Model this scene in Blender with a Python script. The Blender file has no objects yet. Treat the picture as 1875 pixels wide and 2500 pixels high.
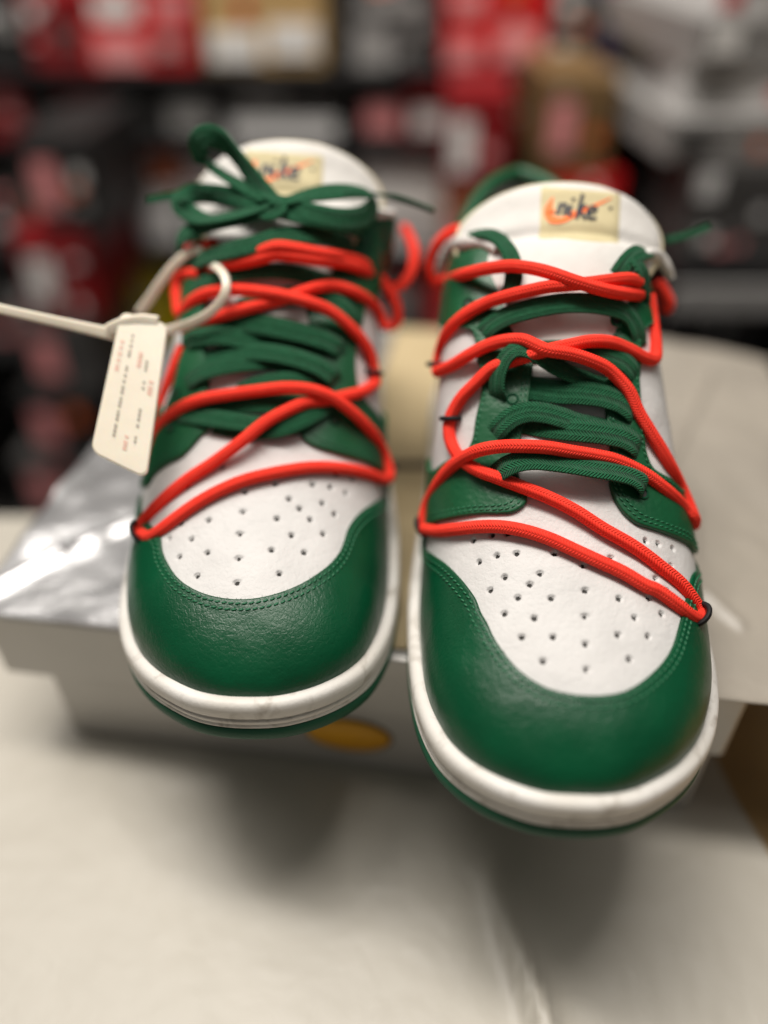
import bpy, bmesh, math, random
import numpy as np
from mathutils import Vector, Matrix
from mathutils.bvhtree import BVHTree
from mathutils.interpolate import poly_3d_calc
from mathutils.geometry import tessellate_polygon
from mathutils import noise as noise_mod
random.seed(7); np.random.seed(7)
S = bpy.context.scene
C = S.collection
R = math.radians

# ---------------------------------------------------------------- camera, world, lights, exposure
CAM_H, PITCH = 0.240, R(39)
cd = bpy.data.cameras.new('camera'); cam = bpy.data.objects.new('camera', cd); C.objects.link(cam)
cam.location = (0, 0, CAM_H); cam.rotation_euler = (math.pi/2 - PITCH, 0, 0)
cd.sensor_fit = 'VERTICAL'; cd.sensor_height = 34.6; cd.lens = 26.0
cd.clip_start = 0.01; cd.clip_end = 60
cd.dof.use_dof = True; cd.dof.focus_distance = 0.266; cd.dof.aperture_fstop = 1.45
S.camera = cam
W = bpy.data.worlds.new('World'); S.world = W; W.use_nodes = True
W.node_tree.nodes['Background'].inputs[0].default_value = (1.0, 0.95, 0.89, 1)
W.node_tree.nodes['Background'].inputs[1].default_value = 0.11
def area(name, loc, target, sx, sy, power, col=(1, .945, .875)):
    ld = bpy.data.lights.new(name, 'AREA'); ld.shape = 'RECTANGLE'; ld.size = sx; ld.size_y = sy; ld.energy = power; ld.color = col
    o = bpy.data.objects.new(name, ld); C.objects.link(o); o.location = loc
    o.rotation_euler = (Vector(target) - Vector(loc)).to_track_quat('-Z', 'Y').to_euler()
    return o
area('overhead_key_fill', (-0.60, 0.68, 1.65), (0, .25, 0), .8, 1.2, 20)
area('overhead_key_fill', (0.55, 0.10, 1.85), (0, .25, 0), .5, 1.2, 5)  # weak fill lamp added at front right
area('overhead_key_fill', (-0.2, 0.45, 2.0), (0, 1.3, -.1), 1.4, .3, 42)  # added fill aimed at the shelf to brighten the background boxes
S.view_settings.view_transform = 'Standard'; S.view_settings.look = 'None'
S.view_settings.exposure = 0; S.view_settings.gamma = 1
S.render.engine = 'CYCLES'

# ---------------------------------------------------------------- helpers
def mat(name, col, rough=.5, spec=.5, col2=None, cscale=40, bumps=(), sheen=0, rvar=0, coord='Object', sss=0, metal=0, dirt=None):
    """procedural material: two-tone noise colour, roughness variation and a chain of bumps (type, scale, strength, distance)"""
    m = bpy.data.materials.new(name); m.use_nodes = True
    nt = m.node_tree; N = nt.nodes; L = nt.links; b = N['Principled BSDF']
    b.inputs['Base Color'].default_value = (*col, 1); b.inputs['Roughness'].default_value = rough
    b.inputs['Specular IOR Level'].default_value = spec; b.inputs['Metallic'].default_value = metal
    if sheen: b.inputs['Sheen Weight'].default_value = sheen
    if sss:
        b.inputs['Subsurface Weight'].default_value = sss; b.inputs['Subsurface Radius'].default_value = (.004, .002, .001); b.inputs['Subsurface Scale'].default_value = .5
    tc = N.new('ShaderNodeTexCoord').outputs[coord]
    def noise(sc, det=4, dist=0):
        n = N.new('ShaderNodeTexNoise'); n.inputs['Scale'].default_value = sc; n.inputs['Detail'].default_value = det; n.inputs['Distortion'].default_value = dist
        L.new(tc, n.inputs['Vector']); return n.outputs[0]
    colout = None
    if col2:
        r = N.new('ShaderNodeMix'); r.data_type = 'RGBA'; r.inputs['A'].default_value = (*col, 1); r.inputs['B'].default_value = (*col2, 1)
        mr = N.new('ShaderNodeMapRange'); mr.inputs[1].default_value = .35; mr.inputs[2].default_value = .7
        L.new(noise(cscale), mr.inputs[0]); L.new(mr.outputs[0], r.inputs['Factor']); colout = r.outputs['Result']
    if dirt:
        dcol, dsc, lo, hi, amt = dirt
        r = N.new('ShaderNodeMix'); r.data_type = 'RGBA'
        if colout: L.new(colout, r.inputs['A'])
        else: r.inputs['A'].default_value = (*col, 1)
        r.inputs['B'].default_value = (*dcol, 1)
        mr = N.new('ShaderNodeMapRange'); mr.inputs[1].default_value = lo; mr.inputs[2].default_value = hi; mr.inputs[4].default_value = amt
        L.new(noise(dsc, 6, .6), mr.inputs[0]); L.new(mr.outputs[0], r.inputs['Factor']); colout = r.outputs['Result']
    if colout: L.new(colout, b.inputs['Base Color'])
    if rvar:
        mr = N.new('ShaderNodeMapRange'); mr.inputs[3].default_value = rough-rvar; mr.inputs[4].default_value = rough+rvar
        L.new(noise(cscale*1.7), mr.inputs[0]); L.new(mr.outputs[0], b.inputs['Roughness'])
    prev = None
    for kind, sc, st, dist in bumps:
        if kind == 'noise': h = noise(sc, 3, .3)
        elif kind == 'voro':
            v = N.new('ShaderNodeTexVoronoi'); v.feature = 'DISTANCE_TO_EDGE'; v.inputs['Scale'].default_value = sc
            mp = N.new('ShaderNodeVectorMath'); mp.operation = 'ADD'
            nn = N.new('ShaderNodeTexNoise'); nn.inputs['Scale'].default_value = sc*.6; L.new(tc, nn.inputs['Vector'])
            s2 = N.new('ShaderNodeVectorMath'); s2.operation = 'SCALE'; s2.inputs['Scale'].default_value = .9/sc; L.new(nn.outputs['Color'], s2.inputs[0])
            L.new(tc, mp.inputs[0]); L.new(s2.outputs[0], mp.inputs[1]); L.new(mp.outputs[0], v.inputs['Vector'])
            mr = N.new('ShaderNodeMapRange'); mr.inputs[2].default_value = .12; L.new(v.outputs['Distance'], mr.inputs[0]); h = mr.outputs[0]
        elif kind in ('braid', 'weave'):
            # u runs along the cord in strand pitches, v round it: interleaved V-shaped picks
            sx = N.new('ShaderNodeSeparateXYZ'); L.new(N.new('ShaderNodeTexCoord').outputs['UV'], sx.inputs[0])
            def M(op, a_, b_=None):
                n = N.new('ShaderNodeMath'); n.operation = op
                for i_, q in enumerate((a_, b_)):
                    if q is None: continue
                    if isinstance(q, (int, float)): n.inputs[i_].default_value = q
                    else: L.new(q, n.inputs[i_])
                return n.outputs[0]
            fv = M('FRACT', M('MULTIPLY', sx.outputs[1], sc))
            tri = M('ABSOLUTE', M('SUBTRACT', fv, .5))
            ph = M('ADD', M('MULTIPLY', sx.outputs[0], 2*math.pi), M('MULTIPLY', tri, 2*math.pi*(1.1 if kind == 'braid' else 1.6)))
            h = M('ADD', M('ABSOLUTE', M('SINE', ph)), M('MULTIPLY', M('ABSOLUTE', M('SINE', M('MULTIPLY', sx.outputs[1], 2*math.pi*sc))), .6))
        bp = N.new('ShaderNodeBump'); bp.inputs['Strength'].default_value = st; bp.inputs['Distance'].default_value = dist
        L.new(h, bp.inputs['Height'])
        if prev: L.new(prev, bp.inputs['Normal'])
        prev = bp.outputs[0]
    if prev: L.new(prev, b.inputs['Normal'])
    return m
def obj(name, verts, faces, m, parent=None, smooth=True):
    me = bpy.data.meshes.new(name); me.from_pydata([tuple(v) for v in verts], [], faces); me.update()
    if smooth: me.polygons.foreach_set('use_smooth', [True]*len(me.polygons))
    me.materials.append(m)
    o = bpy.data.objects.new(name, me); C.objects.link(o)
    if parent: o.parent = parent
    return o
def grid(nu, nv, closed_u=False, closed_v=False, off=0):
    f = []
    for i in range(nu if closed_u else nu-1):
        for j in range(nv if closed_v else nv-1):
            i2, j2 = (i+1) % nu, (j+1) % nv
            f.append((off+i*nv+j, off+i*nv+j2, off+i2*nv+j2, off+i2*nv+j))
    return f
def interp(tab):
    xs = np.array([t[0] for t in tab], float); ys = np.array([t[1] for t in tab], float)
    h = np.diff(xs); d = np.diff(ys)/h; m = np.zeros(len(xs)); m[0], m[-1] = d[0], d[-1]
    for i in range(1, len(xs)-1):
        m[i] = 0 if d[i-1]*d[i] <= 0 else (h[i-1]+h[i])/(h[i-1]/d[i-1]+h[i]/d[i])
    def f(x):
        x = min(max(x, xs[0]), xs[-1]); i = min(int(np.searchsorted(xs, x, 'right'))-1, len(xs)-2); i = max(i, 0)
        t = (x-xs[i])/h[i]; t2 = t*t; t3 = t2*t
        return (2*t3-3*t2+1)*ys[i]+(t3-2*t2+t)*h[i]*m[i]+(-2*t3+3*t2)*ys[i+1]+(t3-t2)*h[i]*m[i+1]
    return f
def spline(P, n, closed=False):
    """Catmull-Rom resampled to n evenly spaced points (n x dim)."""
    P = np.array(P, float); N = len(P); out = []
    for i in range(N if closed else N-1):
        if closed: p0, p1, p2, p3 = P[(i-1) % N], P[i], P[(i+1) % N], P[(i+2) % N]
        else: p0, p1, p2, p3 = P[max(i-1, 0)], P[i], P[i+1], P[min(i+2, N-1)]
        a = np.linalg.norm(p1-p0)**.5+1e-9; b = np.linalg.norm(p2-p1)**.5+1e-9; c = np.linalg.norm(p3-p2)**.5+1e-9
        m1 = (p2-p1)/b; m2 = m1.copy()
        if closed or i > 0: m1 = b*((p1-p0)/a - (p2-p0)/(a+b) + (p2-p1)/b)
        else: m1 = p2-p1
        if closed or i < N-2: m2 = b*((p2-p1)/b - (p3-p1)/(b+c) + (p3-p2)/c)
        else: m2 = p2-p1
        for t in np.linspace(0, 1, 16, endpoint=False):
            t2, t3 = t*t, t*t*t
            out.append((2*t3-3*t2+1)*p1+(t3-2*t2+t)*m1+(-2*t3+3*t2)*p2+(t3-t2)*m2)
    out.append(P[0] if closed else P[-1]); out = np.array(out)
    s = np.concatenate([[0], np.cumsum(np.linalg.norm(np.diff(out, axis=0), axis=1))])
    q = np.linspace(0, s[-1], n+1)[:-1] if closed else np.linspace(0, s[-1], n)
    return np.stack([np.interp(q, s, out[:, k]) for k in range(out.shape[1])], 1)

MM = .001
M_white = mat('white_leather', (.63, .62, .61), .52, .3, (.58, .57, .56), 60, (('noise', 80, .4, .0014), ('voro', 520, .11, .0004), ('noise', 560, .42, .0005)), rvar=.06)
M_green = mat('green_leather', (.0, .052, .019), .36, .36, (.0, .068, .025), 45, (('noise', 60, .4, .0016), ('voro', 560, .14, .0004), ('noise', 520, .28, .0005), ('noise', 1200, .25, .0003)), rvar=.08)
M_green2 = mat('green_eyestay_leather', (.002, .07, .024), .42, .45, (.006, .09, .032), 60, (('noise', 120, .4, .001), ('noise', 500, .4, .0005)), rvar=.06)
M_rubber = mat('white_rubber', (.72, .70, .665), .5, .4, (.65, .62, .57), 45, (('noise', 40, .3, .0012), ('noise', 700, .3, .0004)), dirt=((.27, .23, .18), 110, .54, .74, .7))
M_out = mat('green_rubber', (.003, .07, .032), .55, .4, bumps=(('noise', 900, .3, .0004),))
M_cord = mat('orange_cord_weave', (1, .058, .034), .75, .15, (1, .046, .026), 300, (('braid', 4, .6, .0006),))
M_lace = mat('green_lace_weave', (.004, .092, .034), .72, .22, (.008, .125, .05), 500, (('weave', 2, .9, .0008), ('noise', 1800, .2, .0003)), sheen=.08)
M_black = mat('black_cord', (.008, .008, .009), .6, .3, bumps=(('noise', 2500, .4, .0003),))
M_thread = mat('green_thread', (.008, .12, .05), .5, .5)
M_edge = mat('green_suede_edge', (.004, .06, .025), .85, .2, bumps=(('noise', 1500, .5, .0004),))
M_hole = mat('perforation_dark', (.06, .058, .055), .9, .1)
M_pad = mat('white_lining_fabric', (.7, .68, .65), .7, .2, (.65, .63, .6), 80, (('noise', 160, .4, .001), ('noise', 1600, .2, .0002)))
M_cream = mat('cream_foam_edge', (.72, .64, .44), .75, .2, bumps=(('noise', 900, .4, .0004),))
M_tag = mat('cream_woven_label', (.64, .56, .34), .7, .2, (.58, .5, .3), 100, (('noise', 1800, .3, .0002),))
M_navy = mat('navy_print', (.01, .014, .03), .6)
M_swo = mat('orange_print', (1, .17, .012), .6)
M_mthread = mat('white_thread', (.7, .67, .6), .6)

# ---------------------------------------------------------------- shoe body
MED = [(0,0),(1,12),(3.3,19),(7.5,27),(14,35),(21.5,41),(30,45),(42,48.5),(56,50.5),(75,51.5),(100,51),(130,48),(170,43),(210,40),(250,38),(275,31),(288,18),(295,0)]
LAT = [(0,0),(1,10),(3.5,18),(9,27.5),(16,36.5),(27,46),(40,53),(55,58),(75,61.5),(95,63),(120,60),(160,54),(200,49),(240,44),(270,36),(287,20),(295,0)]
NO = 260
OUTL = spline([(-x, y) for y, x in MED] + [(x, y) for y, x in LAT[-2:0:-1]], NO, True)      # closed, from toe tip round the medial side
def ring_normals(P):
    t = np.roll(P, -1, 0)-np.roll(P, 1, 0); t /= np.linalg.norm(t, axis=1)[:, None]
    n = np.stack([-t[:, 1], t[:, 0]], 1)
    if ((P-P.mean(0))*n).sum() < 0: n = -n
    return n
ONRM = ring_normals(OUTL)
def spring(y): return 10*max(0, (75-y)/75)**2 + 3*max(0, (y-240)/55)**2
def ring(o, z):
    P = OUTL+ONRM*o
    return [Vector((p[0], p[1], z+spring(p[1]))) for p in P]
def loft_rings(prof, cap0=False, cap1=False):
    V = []
    for o, z in prof: V += ring(o, z)
    n = len(OUTL); F = []
    for i in range(len(prof)-1):
        for j in range(n):
            j2 = (j+1) % n; F.append((i*n+j, (i+1)*n+j, (i+1)*n+j2, i*n+j2))
    if cap0: F.append(tuple(range(n)))
    if cap1: F.append(tuple(range((len(prof)-1)*n, len(prof)*n)))
    return V, F
INSET, ZB = 5.0, 19.0
inn = OUTL-ONRM*INSET
ytip, yheel = inn[:, 1].min(), inn[:, 1].max()
itip, iheel = int(inn[:, 1].argmin()), int(inn[:, 1].argmax())
rol = np.roll(inn, -itip, 0); k = (iheel-itip) % NO
sa, sb = rol[:k+1], np.concatenate([rol[k:], rol[:1]])[::-1]
if sa[:, 0].mean() > sb[:, 0].mean(): sa, sb = sb, sa
def w_med(y): return -np.interp(y, sa[:, 1], sa[:, 0])
def w_lat(y): return np.interp(y, sb[:, 1], sb[:, 0])
ridge_x = interp([(5,3.5),(60,4),(120,3),(180,1),(295,3.5)])
# centre height of the upper, and collar height
yt = ytip
ridge = interp([(yt,28),(yt+1,32),(yt+3,35),(yt+7,38.5),(yt+14,43),(yt+25,48),(45,53),(60,58),(80,66),(100,78),(120,93),(140,108),(160,121),(180,131),(200,136),(240,137),(295,138)])
collar = interp([(150,130),(165,129),(178,130),(190,127),(205,120),(235,110),(248,113),(264,120),(280,126),(295,128)])
expo = interp([(yt,2.2),(30,2.35),(80,2.35),(105,2.6),(130,3.3),(160,4.3),(200,4.3),(295,2.6)])
bulge_m = interp([(yt,0),(90,0),(130,4),(170,6),(200,5),(240,3),(295,0)])
bulge_l = interp([(yt,0),(110,0),(150,0),(180,3),(220,2),(295,0)])
def body_pt(y, t, closed=False):
    """t in [-1,1]: medial sole line .. ridge or collar .. lateral sole line"""
    zb = ZB+spring(y); h = ridge(y); n = expo(y); c = ridge_x(y)
    amax = math.pi/2
    if y > 162 and not closed:
        zc = min(collar(y), h-.01); q = (zc-zb)/(h-zb); amax = math.asin(min(1, q)**(n/2))
    a = (1-abs(t))*amax
    w = (w_med(y)+c) if t < 0 else (w_lat(y)-c)
    w += (bulge_m(y) if t < 0 else bulge_l(y))*math.sin(min(1, (1-abs(t))*1.6)*math.pi/2)
    x = w*max(math.cos(a), 0)**(2/n)
    z = zb+(h-zb)*max(math.sin(a), 0)**(2/n)
    return Vector((c-x if t < 0 else c+x, y, z))
def make_body(ny=150, nt=81):
    u = np.linspace(0, 1, ny); ys = yt+.02+(yheel-yt-.04)*(.5-.5*np.cos(np.pi*(u**1.15)))
    ts = np.linspace(-1, 1, nt); V = [body_pt(y, t) for y in ys for t in ts]; F = []
    for i in range(ny-1):
        for j in range(nt-1):
            if ys[i] > 158 and abs(ts[j]+ts[j+1])/2 < .24 and ys[i] < 186: continue     # ankle opening
            if ys[i] >= 186 and nt//2-1 <= j <= nt//2: continue
            F.append((i*nt+j, (i+1)*nt+j, (i+1)*nt+j+1, i*nt+j+1))
    return V, F
BODY_V, BODY_F = make_body()

class Shoe:
    def __init__(s, side, tip, yaw, label):
        s.side = side                                    # +1: inner side of the foot on image left, -1 mirrored
        s.M = Matrix.Translation((tip[0], tip[1], 0)) @ Matrix.Rotation(yaw, 4, 'Z') @ Matrix.Diagonal((side*MM, MM, MM, 1))
        s.off = Vector((tip[0], tip[1]+.15, 0))
        s.root = bpy.data.objects.new('sneaker', None); C.objects.link(s.root); s.root.location = s.off
        s.root['label'] = label; s.root['category'] = 'sneaker'; s.root['group'] = 'pair of sneakers on the box'
        W_ = [s.M @ v for v in SUP_V]
        s.tree = BVHTree.FromPolygons(W_, SUP_F); s.F = list(SUP_F)
        me = bpy.data.meshes.new('tmp'); me.from_pydata([tuple(v) for v in W_], [], SUP_F); me.update()
        s.vn = [v.normal.copy() for v in me.vertices]; s.vw = W_
        bpy.data.meshes.remove(me)
        mid = SUP_N[1]*(SUP_N[0]//4)+SUP_N[1]//2
        if s.vn[mid].z < 0: s.vn = [-n for n in s.vn]
    def part(s, name, V, F, m, local=False, parent=None, smooth=True, uv=None):
        W_ = [(s.M @ Vector(v) if local else Vector(v))-s.off for v in V]
        if local and s.side < 0: F = [tuple(reversed(f)) for f in F]
        o = obj(name, W_, F, m, parent or s.root, smooth)
        if uv is not None:
            ul = o.data.uv_layers.new(name='UVMap'); idx = np.zeros(len(o.data.loops), int); o.data.loops.foreach_get('vertex_index', idx)
            ul.data.foreach_set('uv', np.array(uv, float)[idx].ravel())
        return o
    def nrm(s, loc, fi):
        f = s.F[fi]; P = [s.vw[i] for i in f]
        w = poly_3d_calc(P, loc); n = Vector((0, 0, 0))
        for i, q in zip(f, w): n += s.vn[i]*q
        return n.normalized()
    def near(s, p):
        loc, n, fi, d = s.tree.find_nearest(p); return loc, s.nrm(loc, fi)
    def hit(s, px, py):
        loc, n, fi, d = s.tree.ray_cast(CAMP, ray(px, py))
        return (loc, s.nrm(loc, fi)) if loc is not None else None
    def extend(s, V, F, N):
        """add a further surface that laces rest on (the tongue)"""
        b = len(s.vw); s.vw = s.vw+list(V); s.vn = s.vn+list(N); s.F = s.F+[tuple(i+b for i in f) for f in F]
        s.tree = BVHTree.FromPolygons(s.vw, s.F)
    def L(s, y, t): return s.M @ body_pt(y, t, True)
    def pts(s, lst):
        """feature points: ('T5',x,y) seen in the photograph, ('L',y,t) given on the last"""
        out = []
        for p in lst:
            if p[0] == 'L': out.append(s.L(p[1], p[2]))
            else:
                h = s.hit(*src(*p))
                if h: out.append(h[0])
        return out
CAMP = Vector((0, 0, CAM_H)); FPX = 26.0/34.6*2500
CR = {'T1': (300,300,2.212), 'T2': (280,900,2.304), 'T4': (980,380,2.074), 'T5': (980,900,2.074), 'T6': (960,1350,2.023),
      'TA': (950,400,3.318), 'TB': (1350,450,4.1475), 'TC': (380,580,2.765), 'TD': (1020,820,2.765), 'T3': (0,700,2.458), 'S': (0,0,1)}
def src(T, x, y, *_): a = CR[T]; return a[0]+x/a[2], a[1]+y/a[2]
def ray(px, py):
    u, v = (px-937.5)/FPX, (py-1250)/FPX; c, q = math.cos(PITCH), math.sin(PITCH)
    return Vector((u, c-v*q, -q-v*c)).normalized()
SUP_N = (150, 81)
def make_sup():
    ny, nt = SUP_N; u = np.linspace(0, 1, ny); ys = yt+.02+(yheel-yt-.04)*(.5-.5*np.cos(np.pi*(u**1.15)))
    ts = np.linspace(-1, 1, nt)
    return [body_pt(y, t, True) for y in ys for t in ts], grid(ny, nt)
SUP_V, SUP_F = make_sup()

def resample(P, n):
    P = np.array([tuple(p) for p in P]); return [Vector(p) for p in spline(P, n)]
def wob(p, sc, amp): return noise_mod.noise(p*sc)*amp
def panel(sh, name, E1, E2, m, th=1.3, n=140, k=22, parent=None, edge_m=None, wobble=.25, ends=True):
    """leather piece between two edge curves, laid on the last with real thickness; returns grid of (pos, normal)"""
    A = resample(E1, n); B = resample(E2, n)
    ss = [0, 0, .006, .018, .04] + list(np.linspace(.08, .92, k)) + [.96, .982, .994, 1, 1]
    oo = [-.5, .62, .88, 1, 1] + [1]*k + [1, 1, .88, .62, -.5]
    V = []; G = []; nv = len(ss)
    for i in range(n):
        row = []
        for s_, o_ in zip(ss, oo):
            p = A[i].lerp(B[i], s_); loc, nn = sh.near(p)
            e = o_*th
            if ends and o_ > 0 and (i == 0 or i == n-1): e = -.4
            if o_ >= 1: e += wob(loc, 60, wobble)+wob(loc, 160, wobble*.35)
            V.append(loc+nn*(e*MM)); row.append((loc, nn))
        G.append(row)
    F = grid(n, nv)
    # orient outward
    a, b_, c_ = V[F[len(F)//2][0]], V[F[len(F)//2][1]], V[F[len(F)//2][2]]
    if (b_-a).cross(c_-a).dot(G[n//2][nv//2][1]) < 0: F = [tuple(reversed(f)) for f in F]
    o = sh.part(name, V, F, m, parent=parent)
    return o, A, B, G
def capsule(V, F, a, b, r, nrm):
    d = (b-a); L_ = d.length
    if L_ < 1e-7: return
    d.normalize(); sx = d.cross(nrm).normalized(); up = sx.cross(d).normalized()
    base = len(V)
    for t, q in ((0, .25), (.2, .95), (.5, 1.1), (.8, .95), (1, .25)):
        c = a.lerp(b, t)
        for ang in range(5):
            w = 2*math.pi*ang/5; V.append(c+(sx*math.cos(w)+up*math.sin(w))*r*q)
    for i in range(4):
        for j in range(5):
            F.append((base+i*5+j, base+i*5+(j+1) % 5, base+(i+1)*5+(j+1) % 5, base+(i+1)*5+j))
def stitches(sh, curve_pts, parent, offs, m=None, pitch=2.5, r=.42, skew=.25, name='stitching'):
    """rows of thread stitches on the panel surface along a curve of world points (already inset)"""
    V = []; F = []
    for row in curve_pts:
        tot = sum((row[i+1]-row[i]).length for i in range(len(row)-1)); n = max(3, int(tot/(pitch*MM)))
        Q = resample(row, n*4+1)
        for i in range(n):
            a, b = Q[i*4], Q[i*4+3]
            la, na = sh.near(a); lb, nb = sh.near(b)
            side = (lb-la).cross(na).normalized()*(skew*MM)
            capsule(V, F, la+na*(offs*MM)+side, lb+nb*(offs*MM)-side, r*MM, na)
    o = sh.part(name, V, F, m or M_thread, parent=parent); o['kind'] = 'stuff'; return o
def inset_curve(A, B, dmm):
    """points a given distance from edge A towards edge B"""
    return [a+(b-a).normalized()*(dmm*MM) for a, b in zip(A, B)]
def smooth1(x, s):
    x = np.array(x, float); w = np.exp(-.5*(np.arange(-3*s, 3*s+1)/s)**2); w /= w.sum()
    xp = np.concatenate([2*x[0]-x[3*s:0:-1], x, 2*x[-1]-x[-2:-3*s-2:-1]]) if len(x) > 3*s+1 else None
    return np.convolve(xp, w, 'valid') if xp is not None else x
def trace(sh, T, lst, lift, n=90, sm=4):
    """photo polyline -> smooth 3D path resting `lift` mm in front of the shoe"""
    P = []
    for p in lst:
        t = T
        if isinstance(p[0], str): t, p = p[0], p[1:]
        x, y = src(t, p[0], p[1]); P.append((x, y, (p[2] if len(p) > 2 else lift)))
    P = spline([(a, b, c*3) for a, b, c in P], n); dep = []; nr = []
    for x, y, l in P:
        h = sh.hit(x, y)
        if h: dep.append((h[0]-CAMP).length); nr.append(h[1])
        else: dep.append(None); nr.append(None)
    ok = [i for i in range(n) if dep[i] is not None]
    if not ok: ok = [0]; dep[0] = .37; nr[0] = Vector((0, -.6, .8))
    dep = np.interp(range(n), ok, [dep[i] for i in ok])
    nn = np.stack([np.interp(range(n), ok, [nr[i][k] for i in ok]) for k in range(3)], 1)
    dep = smooth1(dep, sm); nn = np.stack([smooth1(nn[:, k], 6) for k in range(3)], 1)
    pts = [CAMP+ray(x, y)*(d-l/3*MM) for (x, y, l), d in zip(P, dep)]
    return pts, [Vector(q).normalized() for q in nn]
def tube(pts, r, ns=14, caps=True, vs=1.0, pitch=.0021):
    V = []; F = []; UV = []; n = len(pts); up = Vector((0, -.6, .8)); s = 0
    for i, p in enumerate(pts):
        t = (pts[min(i+1, n-1)]-pts[max(i-1, 0)]).normalized()
        if i: s += (p-pts[i-1]).length
        x = t.cross(up); x = x.normalized() if x.length > 1e-5 else Vector((1, 0, 0)); up = x.cross(t).normalized()
        rr = r(i/(n-1)) if callable(r) else r
        for j in range(ns+1):
            w = 2*math.pi*j/ns; V.append(p+(x*math.cos(w)+up*math.sin(w))*rr); UV.append((s/pitch, j/ns*vs))
    F = [tuple(reversed(f)) for f in grid(n, ns+1)]
    if caps:
        for i, e in ((0, 0), (n-1, 1)):
            V.append(pts[i]); UV.append((0, 0)); c = len(V)-1
            for j in range(ns): F.append((c, i*(ns+1)+j, i*(ns+1)+j+1) if e else (c, i*(ns+1)+j+1, i*(ns+1)+j))
    return V, F, UV
def ribbon(pts, nrm, w, th, twist=None):
    """flat woven lace, width w mm, thickness th mm; twist(u) in degrees"""
    prof = [(-.5, 0), (-.47, .42), (-.3, .52), (0, .5), (.3, .52), (.47, .42), (.5, 0), (.47, -.42), (.3, -.52), (0, -.5), (-.3, -.52), (-.47, -.42)]
    V = []; UV = []; n = len(pts); s = 0; k = len(prof)
    for i, p in enumerate(pts):
        t = (pts[min(i+1, n-1)]-pts[max(i-1, 0)]).normalized(); nn = nrm[i]
        if i: s += (p-pts[i-1]).length
        x = t.cross(nn).normalized(); up = x.cross(t).normalized()
        if twist:
            a = R(twist(i/(n-1))); x, up = x*math.cos(a)+up*math.sin(a), up*math.cos(a)-x*math.sin(a)
        ww = w(i/(n-1)) if callable(w) else w
        for j in range(k+1):
            a, b = prof[j % k]; V.append(p+x*(a*ww*MM)+up*(b*th*MM)); UV.append((s/.0023, a+.5))
    F = [tuple(reversed(f)) for f in grid(n, k+1)]
    F += [tuple(range(k)), tuple(reversed(range((n-1)*(k+1), (n-1)*(k+1)+k)))]
    return V, F, UV
def cord(sh, T, lst, lift=3.4, r=2.4, n=90, sm=4):
    p, _ = trace(sh, T, lst, lift, n, sm); sh.part('cord', *tube(p, r*MM, vs=1)[:2], M_cord, uv=tube(p, r*MM)[2]); return p
def lace(sh, T, lst, lift=3.0, w=7.6, th=1.2, n=60, twist=None, sm=4, name='flat_lace'):
    p, nn = trace(sh, T, lst, lift, n, sm); V, F, U = ribbon(p, nn, w, th, twist); sh.part(name, V, F, M_lace, uv=U); return p
def loop(sh, T, x, y, lift, tang, face=0, rad=3.6, r=.95):
    """black keeper loop round a cord: ring whose axis follows the cord (tang = direction in the photo)"""
    sx, sy = src(T, x, y); h = sh.hit(sx, sy)
    if h is None:
        for k in range(1, 40):
            h = sh.hit(sx+(k if sh.L(100, 0).x > (sx-937)/6500 else -k), sy)
            if h: break
    d = (h[0]-CAMP).length-lift*MM; c = CAMP+ray(sx, sy)*d
    ax = (CAMP+ray(sx+tang[0], sy+tang[1])*d-c).normalized(); ax = (ax+(CAMP-c).normalized()*face).normalized(); u = ax.cross(h[1]).normalized(); v = ax.cross(u)
    pts = [c+(u*math.cos(a)*1.0+v*math.sin(a)*1.0)*(rad*MM) for a in np.linspace(0, 2*math.pi, 37)]
    V, F, U = tube(pts, r*MM, 8, caps=False); o = sh.part('cord_loop', V, F, M_black)
    pts = resample([c-h[1]*(rad*.9*MM), c-h[1]*((rad+1.5)*MM), h[0]-h[1]*.002], 8); V, F, U = tube(pts, r*1.3*MM, 8); sh.part('loop_anchor', V, F, M_black, parent=o)

right = Shoe(1, (.0595, .1220), R(-1.5), 'green and white sneaker with open untied laces, nearer and lower of the two')
left = Shoe(-1, (-.0480, .1580), R(-1.5), 'green and white sneaker with laces tied in a bow, farther of the two')

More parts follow.
